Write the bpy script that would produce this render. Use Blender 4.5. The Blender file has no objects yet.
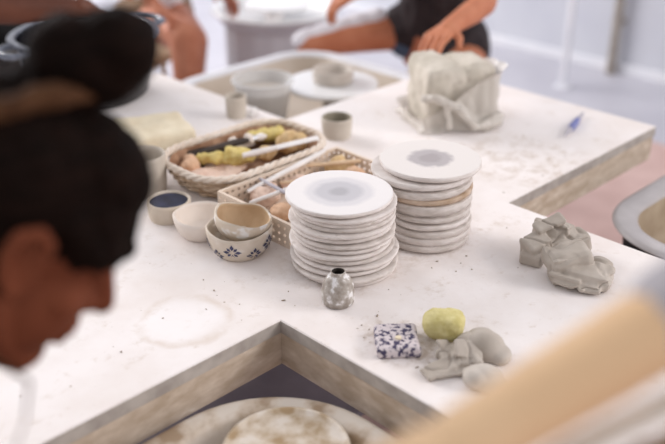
import bpy, bmesh, math, random
from mathutils import Vector, Matrix, noise, Euler
random.seed(7)
C = bpy.context.scene.collection
V = Vector
PI = math.pi
TZ = 0.72                       # height of the table top

# ------------------------------------------------------------------ materials
def lin(c):
    return tuple(((x/255)/12.92 if x/255 <= .04045 else ((x/255+.055)/1.055)**2.4) for x in c)

def mat(name, c1, c2=None, scale=20, rough=.7, bump=.0, bscale=None, c3=None, lo=.35, hi=.65, metal=0, detail=5, stretch=None, spec=.3):
    m = bpy.data.materials.new(name); m.use_nodes = True
    n = m.node_tree.nodes; L = m.node_tree.links
    p = n['Principled BSDF']
    p.inputs['Roughness'].default_value = rough
    p.inputs['Metallic'].default_value = metal
    p.inputs['Specular IOR Level'].default_value = spec
    c1 = lin(c1); c2 = lin(c2) if c2 else c1
    tc = n.new('ShaderNodeTexCoord'); mp = n.new('ShaderNodeMapping')
    L.new(tc.outputs['Object'], mp.inputs['Vector'])
    if stretch: mp.inputs['Scale'].default_value = stretch
    nz = n.new('ShaderNodeTexNoise'); nz.inputs['Scale'].default_value = scale; nz.inputs['Detail'].default_value = detail
    L.new(mp.outputs['Vector'], nz.inputs['Vector'])
    r = n.new('ShaderNodeValToRGB')
    r.color_ramp.elements[0].position = lo; r.color_ramp.elements[0].color = (*c1, 1)
    r.color_ramp.elements[1].position = hi; r.color_ramp.elements[1].color = (*c2, 1)
    if c3:
        e = r.color_ramp.elements.new(min(.98, hi+.08)); e.color = (*lin(c3), 1)
    L.new(nz.outputs['Fac'], r.inputs['Fac']); L.new(r.outputs['Color'], p.inputs['Base Color'])
    if bump:
        b = n.new('ShaderNodeBump'); b.inputs['Strength'].default_value = bump; b.inputs['Distance'].default_value = .004
        nb = n.new('ShaderNodeTexNoise'); nb.inputs['Scale'].default_value = bscale or scale*2; nb.inputs['Detail'].default_value = 6
        L.new(mp.outputs['Vector'], nb.inputs['Vector'])
        L.new(nb.outputs['Fac'], b.inputs['Height']); L.new(b.outputs['Normal'], p.inputs['Normal'])
    return m

M = {}
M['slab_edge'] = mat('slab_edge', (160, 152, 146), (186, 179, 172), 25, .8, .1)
M['apron'] = mat('apron_board', (182, 164, 144), (208, 193, 176), 22, .75, .15, c3=(224, 213, 200), stretch=(1, 1, 2.2))
M['under_table_shade'] = mat('under_table_shade', (106, 101, 110), (120, 115, 124), 10, .7)  # dark tone of the added panel that imitates shade under the table
M['leg'] = mat('table_leg', (150, 135, 120), (175, 160, 145), 12, .7)
M['floor_pink'] = mat('floor_terracotta', (200, 168, 160), (214, 184, 176), 6, .45, .02)
M['floor_grey'] = mat('floor_pale', (186, 185, 194), (196, 195, 203), 3, .4)
M['wall'] = mat('wall_paint', (196, 198, 207), (204, 206, 213), 3, .8)
M['white_metal'] = mat('white_metal', (222, 224, 230), (232, 232, 236), 5, .4)
M['grey_metal'] = mat('grey_metal', (140, 132, 124), (168, 160, 152), 20, .5)
M['bat_a'] = mat('bat_pale', (208, 199, 193), (228, 221, 217), 30, .85, .12, c3=(196, 186, 178), stretch=(1, 1, 3))
M['bat_b'] = mat('bat_grey', (196, 187, 180), (220, 212, 207), 40, .85, .15, c3=(182, 172, 163), stretch=(1, 1, 3))
M['bat_brown'] = mat('bat_brown', (172, 146, 120), (206, 186, 168), 30, .8, .2)
M['bat_top'] = mat('bat_top', (226, 222, 222), (234, 231, 231), 12, .8, .05)
M['damp_pale'] = mat('damp_mark_pale', (196, 195, 205), (208, 206, 214), 25, .7)
M['damp_mid'] = mat('damp_mark_mid', (180, 180, 194), (194, 193, 204), 30, .65)
M['damp_dark'] = mat('damp_mark_dark', (164, 156, 160), (190, 184, 188), 60, .65, .1)
M['clay'] = mat('wet_clay', (150, 141, 130), (172, 163, 152), 18, .6, .25, 45)
M['clay_mid'] = mat('grey_clay', (170, 160, 149), (190, 181, 171), 18, .65, .25, 45)
M['clay_pale'] = mat('pale_clay', (190, 181, 171), (203, 195, 186), 14, .65, .12, 40)
M['clay_dry'] = mat('bagged_clay', (188, 180, 166), (208, 200, 188), 16, .8, .35, 40, c3=(170, 160, 146))
M['crumb'] = mat('clay_crumb', (140, 124, 108), (190, 176, 160), 60, .9)
M['biscuit'] = mat('biscuit_clay', (198, 184, 166), (214, 202, 188), 20, .8, .1)
M['biscuit_in'] = mat('biscuit_inside', (190, 160, 126), (208, 182, 150), 25, .8, .1)
M['white_clay'] = mat('white_clay', (226, 214, 203), (234, 224, 215), 18, .7, .08)
M['patchy'] = mat('patchy_glaze', (206, 191, 172), (212, 199, 182), 34, .6, .06, c3=(236, 233, 229), lo=.3, hi=.55, detail=2)
M['flower_clay'] = mat('flower_clay', (205, 191, 173), (218, 206, 192), 22, .6, .06, c3=(236, 231, 225), lo=.3, hi=.58, detail=2)
M['blue_paint'] = mat('blue_paint', (52, 54, 84), (84, 86, 118), 60, .5)
M['ink'] = mat('navy_glaze', (22, 24, 44), (40, 44, 72), 40, .55, .1)
M['greige_cup'] = mat('greige_cup', (188, 178, 165), (202, 193, 181), 14, .6, .06)
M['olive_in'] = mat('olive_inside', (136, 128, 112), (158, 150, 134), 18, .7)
M['speckled_grey'] = mat('speckled_grey', (146, 136, 127), (176, 168, 160), 58, .45, .2, c3=(230, 228, 228), lo=.38, hi=.53, detail=8)
M['glaze_white'] = mat('glaze_white', (232, 229, 227), (224, 220, 218), 30, .35)
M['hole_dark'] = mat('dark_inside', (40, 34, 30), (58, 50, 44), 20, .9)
M['tile'] = mat('blotched_tile', (66, 60, 88), (206, 196, 198), 110, .5, .12, lo=.43, hi=.51, detail=9)
M['tile_base'] = mat('tile_edge', (200, 190, 188), (216, 207, 205), 60, .6, .1)
M['cream_dot'] = mat('cream_dot', (228, 214, 186), None, 10, .6)
M['sponge_y'] = mat('yellow_sponge', (198, 186, 122), (216, 206, 152), 60, .95, .5, 140)
M['sponge_o'] = mat('ochre_sponge', (200, 168, 122), (220, 194, 152), 50, .95, .4, 120)
M['sponge_g'] = mat('olive_sponge', (200, 178, 104), (218, 200, 136), 50, .95, .4, 120)
M['cream'] = mat('cream_slab', (222, 208, 180), (234, 223, 198), 20, .9, .2, 80)
M['wicker'] = mat('wicker', (168, 140, 112), (214, 194, 172), 45, .75, .3, c3=(130, 102, 76))
M['wicker_rim'] = mat('wicker_rim', (214, 198, 182), (232, 220, 207), 40, .75, .3)
M['wicker_red'] = mat('wicker_inside', (126, 90, 66), (178, 142, 114), 30, .8, .2)
M['tray'] = mat('beige_plastic', (222, 204, 186), (228, 212, 196), 12, .5)
M['wood'] = mat('tool_wood', (206, 176, 142), (224, 198, 168), 20, .6, .1, stretch=(1, 1, .2))
M['tool_white'] = mat('white_tool', (226, 220, 216), (236, 232, 230), 20, .5)
M['steel'] = mat('steel_blade', (214, 216, 222), (226, 228, 232), 12, .3, metal=.7)
M['dark_tool'] = mat('dark_handle', (46, 38, 34), (68, 58, 52), 20, .6)
M['pink'] = mat('pink_clay', (222, 192, 174), (232, 208, 192), 20, .8, .1)
M['terracotta'] = mat('terracotta', (204, 164, 132), (220, 186, 158), 20, .8, .1)
M['pen_blue'] = mat('blue_grip', (110, 116, 168), (132, 138, 184), 20, .5)
M['pen_grey'] = mat('greyish_ferrule', (176, 172, 180), (190, 186, 192), 20, .5)
M['pan_grey'] = mat('pan_grey', (164, 159, 159), (184, 179, 179), 8, .4)
M['pan_white'] = mat('pan_white', (216, 216, 220), (226, 226, 230), 6, .35)
M['pan_slip'] = mat('pan_slip', (158, 136, 112), (204, 190, 174), 14, .6, .2, 30, c3=(214, 204, 192), lo=.38, hi=.5)
M['slip_tan'] = mat('slip_tan', (136, 117, 95), (172, 155, 132), 9, .5, .15, 30)
M['slip_rear'] = mat('slip_rear', (186, 170, 152), (204, 192, 178), 6, .5, .1, 20)
M['slip_tub'] = mat('slip_tub', (166, 142, 110), (206, 192, 174), 22, .6, .25, 40, c3=(218, 208, 196), lo=.36, hi=.52)
M['head_white'] = mat('wheel_head', (226, 226, 226), (234, 234, 234), 6, .16, spec=.6)
M['black_body'] = mat('black_body', (34, 32, 32), (46, 44, 44), 10, .5)
M['grey_body'] = mat('grey_body', (196, 195, 200), (206, 205, 210), 4, .5)
M['enamel'] = mat('speckled_enamel', (40, 39, 40), (62, 60, 60), 120, .22, c3=(150, 148, 146), lo=.45, hi=.64, detail=8, spec=.6)
M['enamel_rim'] = mat('enamel_rim', (86, 92, 106), (112, 118, 132), 60, .22, c3=(190, 194, 204), detail=8, spec=.6)
M['enamel_in'] = mat('enamel_inside', (20, 22, 28), (30, 32, 40), 60, .25)
M['skin_tan'] = mat('skin_tan', (182, 112, 80), (194, 126, 94), 14, .55)
M['skin_red'] = mat('skin_reddish', (180, 114, 86), (194, 130, 102), 14, .55)
M['skin_brown'] = mat('skin_brown', (84, 46, 32), (98, 56, 40), 14, .5)
M['skin_deep'] = mat('skin_deep', (104, 56, 38), (118, 66, 46), 16, .7, spec=.1)
M['skin_light'] = mat('skin_light', (222, 186, 146), (230, 197, 158), 10, .6)
M['hair_dark'] = mat('dark_hair', (13, 7, 5), (26, 15, 11), 30, .8, .5, 60, stretch=(1, 1, 5), spec=.06)
M['hair_lock'] = mat('brown_sheen_strand', (62, 40, 26), (88, 60, 40), 30, .8, .4, 60, spec=.1)  # brown of the modelled hair highlight and of the loose strand
M['black_cloth'] = mat('black_cloth', (44, 36, 38), (56, 47, 48), 30, .9, .1)
M['denim'] = mat('denim', (70, 88, 112), (92, 110, 134), 80, .9)
M['white_cloth'] = mat('white_cloth', (226, 223, 228), (234, 232, 236), 20, .9)
M['grey_cloth'] = mat('grey_cloth', (160, 156, 160), (174, 170, 174), 40, .9, .2)
M['brown_cloth'] = mat('brown_cloth', (122, 98, 78), (138, 114, 92), 40, .9)
M['cream_cloth'] = mat('cream_cloth', (212, 203, 190), (222, 214, 203), 40, .9)
M['stool'] = mat('stool_wood', (170, 140, 108), (190, 160, 126), 8, .6, stretch=(1, 6, 1))

def tabletop_material():
    m = bpy.data.materials.new('white_laminate'); m.use_nodes = True
    n = m.node_tree.nodes; L = m.node_tree.links; p = n['Principled BSDF']
    p.inputs['Roughness'].default_value = .55; p.inputs['Specular IOR Level'].default_value = .3
    tc = n.new('ShaderNodeTexCoord')
    def nz(scale, lo, hi, det=5, rough=.6):
        a = n.new('ShaderNodeTexNoise'); a.inputs['Scale'].default_value = scale; a.inputs['Detail'].default_value = det; a.inputs['Roughness'].default_value = rough
        L.new(tc.outputs['Object'], a.inputs['Vector'])
        r = n.new('ShaderNodeMapRange'); r.inputs['From Min'].default_value = lo; r.inputs['From Max'].default_value = hi
        L.new(a.outputs['Fac'], r.inputs['Value']); return r.outputs['Result']
    def mul(a, b):
        x = n.new('ShaderNodeMath'); x.operation = 'MULTIPLY'
        for i, q in enumerate((a, b)):
            if isinstance(q, (int, float)): x.inputs[i].default_value = q
            else: L.new(q, x.inputs[i])
        return x.outputs[0]
    def mix(fac, c1, c2):
        x = n.new('ShaderNodeMix'); x.data_type = 'RGBA'
        L.new(fac, x.inputs['Factor'])
        for s, q in ((6, c1), (7, c2)):
            if isinstance(q, tuple): x.inputs[s].default_value = (*lin(q), 1)
            else: L.new(q, x.inputs[s])
        return x.outputs[2]
    def dist(c):
        d = n.new('ShaderNodeVectorMath'); d.operation = 'DISTANCE'; d.inputs[1].default_value = c
        w = n.new('ShaderNodeVectorMath'); w.operation = 'ADD'
        q = n.new('ShaderNodeTexNoise'); q.inputs['Scale'].default_value = 18
        L.new(tc.outputs['Object'], q.inputs['Vector'])
        s = n.new('ShaderNodeVectorMath'); s.operation = 'SCALE'; s.inputs['Scale'].default_value = .035
        L.new(q.outputs['Color'], s.inputs[0]); L.new(tc.outputs['Object'], w.inputs[0]); L.new(s.outputs[0], w.inputs[1])
        L.new(w.outputs[0], d.inputs[0]); return d.outputs['Value']
    def rng(v, a, b):
        r = n.new('ShaderNodeMapRange'); r.inputs['From Min'].default_value = a; r.inputs['From Max'].default_value = b
        L.new(v, r.inputs['Value']); return r.outputs['Result']
    col = mix(nz(5, .4, .68), (238, 232, 230), (228, 219, 214))
    col = mix(mul(nz(38, .60, .72, 8, .7), .45), col, (196, 178, 160))          # fine smears of dried slip
    col = mix(mul(nz(140, .70, .76, 4), .55), col, (150, 132, 116))              # specks
    col = mix(mul(mul(nz(11, .56, .66, 8, .72), nz(60, .45, .6)), .5), col, (200, 184, 168))
    ring = dist((-.117+.017, .117+.017, TZ+.017))                                # ring left by a wet bowl
    col = mix(mul(mul(mul(rng(ring, .062, .076), rng(ring, .088, .078)), nz(14, .38, .55)), .75), col, (216, 203, 192))
    col = mix(mul(rng(ring, .08, .05), .5), col, (243, 240, 240))
    for c, r, k in (((.24, .07, TZ), .16, .55), ((.44, .04, TZ), .15, .45), ((.10, -.19, TZ), .09, .8), ((.9, .12, TZ), .2, .5)):
        dd = dist((c[0]+.017, c[1]+.017, c[2]+.017))
        col = mix(mul(mul(rng(dd, r, r*.6), nz(30, .47, .62, 7, .7)), k), col, (188, 170, 152))
    L.new(col, p.inputs['Base Color'])
    b = n.new('ShaderNodeBump'); b.inputs['Strength'].default_value = .12; b.inputs['Distance'].default_value = .002
    L.new(nz(60, .3, .7, 6), b.inputs['Height']); L.new(b.outputs['Normal'], p.inputs['Normal'])
    return m
def damp_material(name, base, bands, wob):
    # a damp disc left where a pot stood on the bat; bands: (radius, colour)
    m = bpy.data.materials.new(name); m.use_nodes = True
    n = m.node_tree.nodes; L = m.node_tree.links; p = n['Principled BSDF']; p.inputs['Roughness'].default_value = .75
    p.inputs['Specular IOR Level'].default_value = .2
    tc = n.new('ShaderNodeTexCoord'); mp = n.new('ShaderNodeMapping'); mp.inputs['Scale'].default_value = (1, 1, 0)
    L.new(tc.outputs['Object'], mp.inputs['Vector'])
    ln = n.new('ShaderNodeVectorMath'); ln.operation = 'LENGTH'; L.new(mp.outputs['Vector'], ln.inputs[0])
    nz = n.new('ShaderNodeTexNoise'); nz.inputs['Scale'].default_value = 55; nz.inputs['Detail'].default_value = 6
    L.new(tc.outputs['Object'], nz.inputs['Vector'])
    ma = n.new('ShaderNodeMath'); ma.operation = 'MULTIPLY_ADD'; ma.inputs[1].default_value = wob
    L.new(nz.outputs['Fac'], ma.inputs[0]); L.new(ln.outputs['Value'], ma.inputs[2])
    sc_ = n.new('ShaderNodeMath'); sc_.operation = 'MULTIPLY'; sc_.inputs[1].default_value = 8
    L.new(ma.outputs[0], sc_.inputs[0])
    r = n.new('ShaderNodeValToRGB'); L.new(sc_.outputs[0], r.inputs['Fac'])
    el = r.color_ramp.elements; el[0].position = 0; el[0].color = (*lin(bands[0][1]), 1)
    el[1].position = 1; el[1].color = (*lin(base), 1)
    for k, (rad, c) in enumerate(bands):
        nxt = bands[k+1][1] if k+1 < len(bands) else base
        for dr, cc in ((-.006, c), (.006, nxt)):
            e = el.new(min(.999, (rad+wob*.5+dr)*8)); e.color = (*lin(cc), 1)
    L.new(r.outputs['Color'], p.inputs['Base Color']); return m
M['damp_lilac'] = damp_material('damp_disc_lilac', (228, 224, 223), [(.018, (174, 172, 176)), (.045, (192, 190, 194)), (.064, (212, 209, 211))], .012)
M['damp_grey'] = damp_material('damp_disc_grey', (224, 218, 214), [(.022, (168, 161, 162)), (.044, (180, 174, 175))], .022)
M['tabletop'] = tabletop_material()

def plastic_material():
    m = bpy.data.materials.new('clear_bag_plastic'); m.use_nodes = True
    n = m.node_tree.nodes; L = m.node_tree.links; p = n['Principled BSDF']
    p.inputs['Base Color'].default_value = (*lin((214, 207, 198)), 1); p.inputs['Roughness'].default_value = .3
    t = n.new('ShaderNodeBsdfTransparent'); mx = n.new('ShaderNodeMixShader'); mx.inputs[0].default_value = .72
    L.new(t.outputs[0], mx.inputs[1]); L.new(p.outputs[0], mx.inputs[2]); L.new(mx.outputs[0], n['Material Output'].inputs['Surface'])
    return m
M['plastic'] = plastic_material()
def tub_material():
    m = bpy.data.materials.new('cloudy_tub_plastic'); m.use_nodes = True
    n = m.node_tree.nodes; L = m.node_tree.links; p = n['Principled BSDF']
    p.inputs['Base Color'].default_value = (*lin((216, 216, 216)), 1); p.inputs['Roughness'].default_value = .25
    t = n.new('ShaderNodeBsdfTransparent'); mx = n.new('ShaderNodeMixShader'); mx.inputs[0].default_value = .55
    L.new(t.outputs[0], mx.inputs[1]); L.new(p.outputs[0], mx.inputs[2]); L.new(mx.outputs[0], n['Material Output'].inputs['Surface'])
    return m
M['tub'] = tub_material()
M['murky'] = mat('murky_water', (178, 168, 156), (192, 183, 172), 5, .1)

# ------------------------------------------------------------------ helpers
def to_obj(name, bm, m, parent=None, smooth=True, loc=None, rot=None):
    if isinstance(bm, bpy.types.Mesh): me = bm; me.name = name
    else:
        bmesh.ops.recalc_face_normals(bm, faces=bm.faces)
        me = bpy.data.meshes.new(name); bm.to_mesh(me); bm.free()
    for x in (m if isinstance(m, (list, tuple)) else [m]): me.materials.append(M[x])
    if smooth:
        for f in me.polygons: f.use_smooth = True
    o = bpy.data.objects.new(name, me); C.objects.link(o)
    if parent: o.parent = parent
    if loc is not None: o.location = loc
    if rot is not None: o.rotation_euler = rot
    return o
def sharp(o, ang=40):
    """smooth shading with hard edges kept"""
    bm = bmesh.new(); bm.from_mesh(o.data)
    for e in bm.edges:
        if len(e.link_faces) == 2 and e.calc_face_angle(0) > math.radians(ang): e.smooth = False
    bm.to_mesh(o.data); bm.free(); return o
def tag(o, label, cat, group=None, kind=None):
    if label: o['label'] = label
    if cat: o['category'] = cat
    if group: o['group'] = group
    if kind: o['kind'] = kind
    return o
def thing(name, label, cat, loc=(0, 0, 0), rz=0, group=None):
    o = bpy.data.objects.new(name, None); C.objects.link(o); o.empty_display_size = .05
    o.location = loc; o.rotation_euler = (0, 0, rz)
    return tag(o, label, cat, group)
def part(name, bm, m, root, smooth=True, loc=None, rot=None, label=None, ang=40):
    o = to_obj(name, bm, m, root, smooth, loc, rot)
    if smooth: sharp(o, ang)
    if label: o['label'] = label
    return o

def box(bm, c, s, bev=0, rot=None, seg=2):
    r = bmesh.ops.create_cube(bm, size=1)
    vs = r['verts']
    bmesh.ops.scale(bm, vec=s, verts=vs)
    if bev:
        es = list({e for v in vs for e in v.link_edges})
        q = bmesh.ops.bevel(bm, geom=es, offset=bev, segments=seg, profile=.5, affect='EDGES')
        vs = list({v for f in q['faces'] for v in f.verts} | {v for v in vs if v.is_valid})
    if rot is not None: bmesh.ops.rotate(bm, cent=(0, 0, 0), matrix=Euler(rot).to_matrix(), verts=vs)
    bmesh.ops.translate(bm, vec=c, verts=vs)
    return bm
def boxbm(*a, **k): return box(bmesh.new(), *a, **k)

def lathe(profile, n=48, wob=0, seed=0, closed=True, bm=None, freq=2.0, wz=0):
    """profile: list of (r, z); r<=0 ends are poles"""
    bm = bm or bmesh.new(); rows = []
    for (r, z) in profile:
        if r <= 1e-6: rows.append([bm.verts.new((0, 0, z))]); continue
        row = []
        for i in range(n):
            a = 2*PI*i/n
            k = 1+wob*noise.noise(V((math.cos(a)*freq, math.sin(a)*freq, seed+z*8)))
            dz = wz*noise.noise(V((math.cos(a)*freq*.8, math.sin(a)*freq*.8, seed+9)))
            row.append(bm.verts.new((r*k*math.cos(a), r*k*math.sin(a), z+dz)))
        rows.append(row)
    for A, B in zip(rows, rows[1:]):
        if len(A) == 1 and len(B) == 1: continue
        if len(A) == 1:
            for i in range(n): bm.faces.new((A[0], B[i], B[(i+1) % n]))
        elif len(B) == 1:
            for i in range(n): bm.faces.new((A[i], A[(i+1) % n], B[0]))
        else:
            for i in range(n): bm.faces.new((A[i], A[(i+1) % n], B[(i+1) % n], B[i]))
    return bm
def tube(path, rad, n=8, bm=None, closed=False):
    bm = bm or bmesh.new(); path = [V(p) for p in path]; N = len(path)
    if not isinstance(rad, (list, tuple)): rad = [rad]*N
    rows = []; prev = None
    for i, p in enumerate(path):
        t = (path[(i+1) % N]-path[i-1]) if closed else (path[min(i+1, N-1)]-path[max(i-1, 0)])
        t.normalize()
        if prev is None:
            ref = V((0, 0, 1)) if abs(t.z) < .9 else V((1, 0, 0))
            s = t.cross(ref).normalized()
        else:
            s = (prev-t*prev.dot(t)).normalized()
        prev = s; u = s.cross(t)
        rows.append([bm.verts.new(p+(s*math.cos(2*PI*k/n)+u*math.sin(2*PI*k/n))*rad[i]) for k in range(n)])
    for i in range(N if closed else N-1):
        A, B = rows[i], rows[(i+1) % N]
        off = 0
        if closed and i == N-1:
            off = min(range(n), key=lambda o: sum((A[k].co-B[(k+o) % n].co).length for k in range(n)))
        for k in range(n): bm.faces.new((A[k], A[(k+1) % n], B[(k+1+off) % n], B[(k+off) % n]))
    if not closed:
        bm.faces.new(rows[0]); bm.faces.new(rows[-1][::-1])
    return bm
def prism(outline, z0, z1, bm=None):
    bm = bm or bmesh.new()
    lo = [bm.verts.new((x, y, z0)) for x, y in outline]; hi = [bm.verts.new((x, y, z1)) for x, y in outline]
    N = len(outline)
    bm.faces.new(lo[::-1]); bm.faces.new(hi)
    for i in range(N): bm.faces.new((lo[i], lo[(i+1) % N], hi[(i+1) % N], hi[i]))
    return bm
def rrect(hx, hy, r, n=10):
    pts = []
    for cx, cy, a0 in ((hx-r, hy-r, 0), (-hx+r, hy-r, PI/2), (-hx+r, -hy+r, PI), (hx-r, -hy+r, 1.5*PI)):
        for i in range(n+1):
            a = a0+PI/2*i/n
            pts.append((cx+r*math.cos(a), cy+r*math.sin(a)))
    return pts
def loft(loops, cap0=True, cap1=True, bm=None):
    bm = bm or bmesh.new(); rows = [[bm.verts.new(p) for p in l] for l in loops]; N = len(rows[0])
    for A, B in zip(rows, rows[1:]):
        for i in range(N): bm.faces.new((A[i], A[(i+1) % N], B[(i+1) % N], B[i]))
    if cap0: bm.faces.new(rows[0][::-1])
    if cap1: bm.faces.new(rows[-1])
    return bm

# solid shapes that a voxel remesh fuses into one continuous skin
def cap(p0, r0, p1, r1): return ('cap', V(p0), r0, V(p1), r1)
def ell(c, r, R=None): return ('ell', V(c), V(r), R or Matrix.Identity(3))
def slab(c, s, R=None, bev=.01): return ('slab', V(c), V(s), R or Matrix.Identity(3), bev)
def blob(shapes, voxel, smooth=4, disp=None):
    bm = bmesh.new()
    for s in shapes:
        t = bmesh.new()
        if s[0] == 'cap':
            for c, r in ((s[1], s[2]), (s[3], s[4])):
                q = bmesh.ops.create_icosphere(t, subdivisions=2, radius=r)
                bmesh.ops.translate(t, vec=c, verts=q['verts'])
            h = bmesh.ops.convex_hull(t, input=t.verts)
            bmesh.ops.delete(t, geom=list({g for g in h['geom_interior']+h['geom_unused'] if isinstance(g, bmesh.types.BMVert)}), context='VERTS')
        elif s[0] == 'ell':
            bmesh.ops.create_icosphere(t, subdivisions=4, radius=1)
            for v in t.verts: v.co = s[1]+s[3] @ V((v.co.x*s[2].x, v.co.y*s[2].y, v.co.z*s[2].z))
        else:
            box(t, (0, 0, 0), s[2], s[4])
            for v in t.verts: v.co = s[1]+s[3] @ v.co
        me = bpy.data.meshes.new('t'); t.to_mesh(me); t.free(); bm.from_mesh(me); bpy.data.meshes.remove(me)
    me = bpy.data.meshes.new('blob'); bm.to_mesh(me); bm.free()
    o = bpy.data.objects.new('blob', me); C.objects.link(o)
    r = o.modifiers.new('r', 'REMESH'); r.mode = 'VOXEL'; r.voxel_size = voxel
    if smooth:
        s = o.modifiers.new('s', 'SMOOTH'); s.iterations = smooth; s.factor = .5
    dg = bpy.context.evaluated_depsgraph_get(); dg.update()
    out = bpy.data.meshes.new_from_object(o.evaluated_get(dg))
    bpy.data.objects.remove(o); bpy.data.meshes.remove(me)
    if disp:
        out.update()
        ns = [v.normal.copy() for v in out.vertices]
        for v, nn in zip(out.vertices, ns): v.co += nn*disp(v.co)
    return out
def flat_floor(me, z=0.0):
    for v in me.vertices:
        if v.co.z < z: v.co.z = z
    return me
def join_mesh(a, b):
    bm = bmesh.new(); bm.from_mesh(a); bm.from_mesh(b); me = bpy.data.meshes.new('j'); bm.to_mesh(me); bm.free(); return me
def shift(me, d):
    for v in me.vertices: v.co += V(d)
    return me
def rotm(x=0, y=0, z=0): return Euler((math.radians(x), math.radians(y), math.radians(z))).to_matrix()

# ------------------------------------------------------------------ setting
def floor_part(x0, x1, y0, y1, m):
    return tag(to_obj('floor', prism([(x0, y0), (x1, y0), (x1, y1), (x0, y1)], -.1, 0), m, smooth=False), None, None, kind='structure')
floor_part(-3.5, 3.0, -4, 1.3, 'floor_pink')
floor_part(3.0, 3.84, -4, 1.3, 'floor_grey')
floor_part(-3.5, 3.84, 1.3, 7, 'floor_grey')
tag(to_obj('wall_far', prism([(3.84, -4), (3.96, -4), (3.96, 7), (3.84, 7)], -.1, 2.9), 'wall', smooth=False), None, None, kind='structure')
tag(to_obj('baseboard_far', boxbm((3.833, 1.5, .03), (.014, 10.9, .06), .004), 'white_metal', smooth=False), None, None, kind='structure')

t = thing('shelf_upright', 'slim white upright pole standing on the floor before the far wall', 'pole', (3.398, 1.498, 0))
part('pole', boxbm((0, 0, 1.0), (.035, .035, 1.98), .006), 'white_metal', t)
part('foot_plate', boxbm((0, 0, .006), (.08, .08, .012), .003), 'white_metal', t)
t = thing('wall_pipe', 'greyish brown pipe running down the far wall to the floor', 'pipe', (3.795, 1.44, 0))
part('pipe', tube([(0, 0, 0), (0, 0, .5), (0, 0, 1.2), (0, 0, 2.4)], .026, 12), 'grey_metal', t)
for z in (.3, 1.5): part('clip', boxbm((.02, 0, z), (.05, .066, .02), .003), 'grey_metal', t)

# ------------------------------------------------------------------ work table
OUT = [(-.665, 0), (0, 0), (0, -.735), (.675, -.735), (.675, 0), (1.345, 0), (1.345, .735), (.685, .735), (.685, 1.47), (0, 1.47), (0, .735), (-.665, .735)]
def inset(o, d):
    N = len(o); res = []
    for i in range(N):
        p0, p1, p2 = V(o[i-1]), V(o[i]), V(o[(i+1) % N])
        e1 = (p1-p0).normalized(); e2 = (p2-p1).normalized()
        n1 = V((-e1.y, e1.x)); n2 = V((-e2.y, e2.x))
        res.append(tuple(p1+(n1+n2)*d))
    return res
t = thing('work_table', 'large white cross-shaped work table with notches cut for the wheels', 'table')
bm = bmesh.new()
loops = [[(x, y, TZ-.026) for x, y in OUT], [(x, y, TZ-.002) for x, y in OUT], [(x, y, TZ) for x, y in inset(OUT, .002)]]
loft(loops, bm=bm)
bm.faces.ensure_lookup_table()
bm.normal_update()
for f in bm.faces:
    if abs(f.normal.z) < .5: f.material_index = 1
top = part('table_top', bm, ['tabletop', 'slab_edge'], t, smooth=False)
ins = inset(OUT, .003); inn = inset(OUT, .024)
bm = bmesh.new(); z0, z1 = TZ-.094, TZ-.0265
N = len(OUT)
A = [bm.verts.new((x, y, z0)) for x, y in ins]; B = [bm.verts.new((x, y, z1)) for x, y in ins]
A2 = [bm.verts.new((x, y, z0)) for x, y in inn]; B2 = [bm.verts.new((x, y, z1)) for x, y in inn]
for i in range(N):
    j = (i+1) % N
    bm.faces.new((A[i], A[j], B[j], B[i])); bm.faces.new((A2[j], A2[i], B2[i], B2[j]))
    bm.faces.new((A[j], A[i], A2[i], A2[j])); bm.faces.new((B[i], B[j], B2[j], B2[i]))
part('apron', bm, 'apron', t, smooth=False)
for x, y in ((-.61, .15), (-.61, .60), (.12, -.68), (.56, -.68), (1.285, .34), (1.285, .64), (.12, 1.41), (.56, 1.41)):
    part('leg', boxbm((x, y, (TZ-.027)/2), (.05, .05, TZ-.0275), .004), 'leg', t)

part('shade_panel', boxbm((.33, .37, .26), (1.86, .50, .02), .003), 'under_table_shade', t, label='dark purple grey panel added as the shade under the table')  # added panel, stands in for the shade below the table top
# ------------------------------------------------------------------ throwing bats
def seed_i(x): return int(x*7.3) % 4
def bat(r, h, seed, m, top=False, marks=None):
    u = (.87, .95, .90, .93)[seed_i(seed)]
    prof = [(0, 0), (r*u, 0), (r*(u+.015), h*.14), (r*.985, h*.36), (r, h*.60), (r*.998, h*.86), (r*.985, h*.985), (r*.95, h), (r*.5, h), (0, h)]
    bm = lathe(prof, 72, .012, seed, freq=2.6)
    for v in bm.verts:      # chipped, slip-crusted rim
        q = math.hypot(v.co.x, v.co.y)
        if q > r*.9 and .1*h < v.co.z < .9*h:
            k = 1+.012*noise.noise(V((v.co.x*90, v.co.y*90, seed*3.1+v.co.z*60)))
            v.co.x *= k; v.co.y *= k
    return bm
def damp(root, spots, h, rscale):
    pass
ORD = ['topmost', 'second', 'third', 'fourth', 'fifth', 'sixth', 'seventh', 'eighth', 'ninth', 'tenth', 'eleventh', 'twelfth', 'thirteenth', 'fourteenth']
def stack(name, cx, cy, specs, where, group, lean):
    """specs from the top down: (radius, thickness, material, dx, dy)"""
    z = TZ+sum(s[1] for s in specs); n = len(specs)
    for i, (r, h, m, dx, dy) in enumerate(specs):
        z -= h
        f = (n-1-i)/(n-1)
        if i == 0: lab = 'topmost bat of the %s, with a %s' % where[:2]
        elif i == n-1: lab = 'bottom throwing bat of the %s, resting on the table' % where[0]
        else: lab = '%s throwing bat from the top of the %s%s' % (ORD[i], where[0], ', brown edged' if m == 'bat_brown' else (', the thickest one' if h > .02 else ''))
        o = to_obj('throwing_bat', bat(r, h-.0002, i*1.7+cx*20, m), [m, where[2]] if i == 0 else m, loc=(cx+lean[0]*f+dx, cy+lean[1]*f+dy, z+.0001), rot=(0, 0, i*1.3))
        if i == 0:
            for f_ in o.data.polygons:
                if f_.center.z > h*.97: f_.material_index = 1
        sharp(o, 50); tag(o, lab, 'throwing bat', group)
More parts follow.
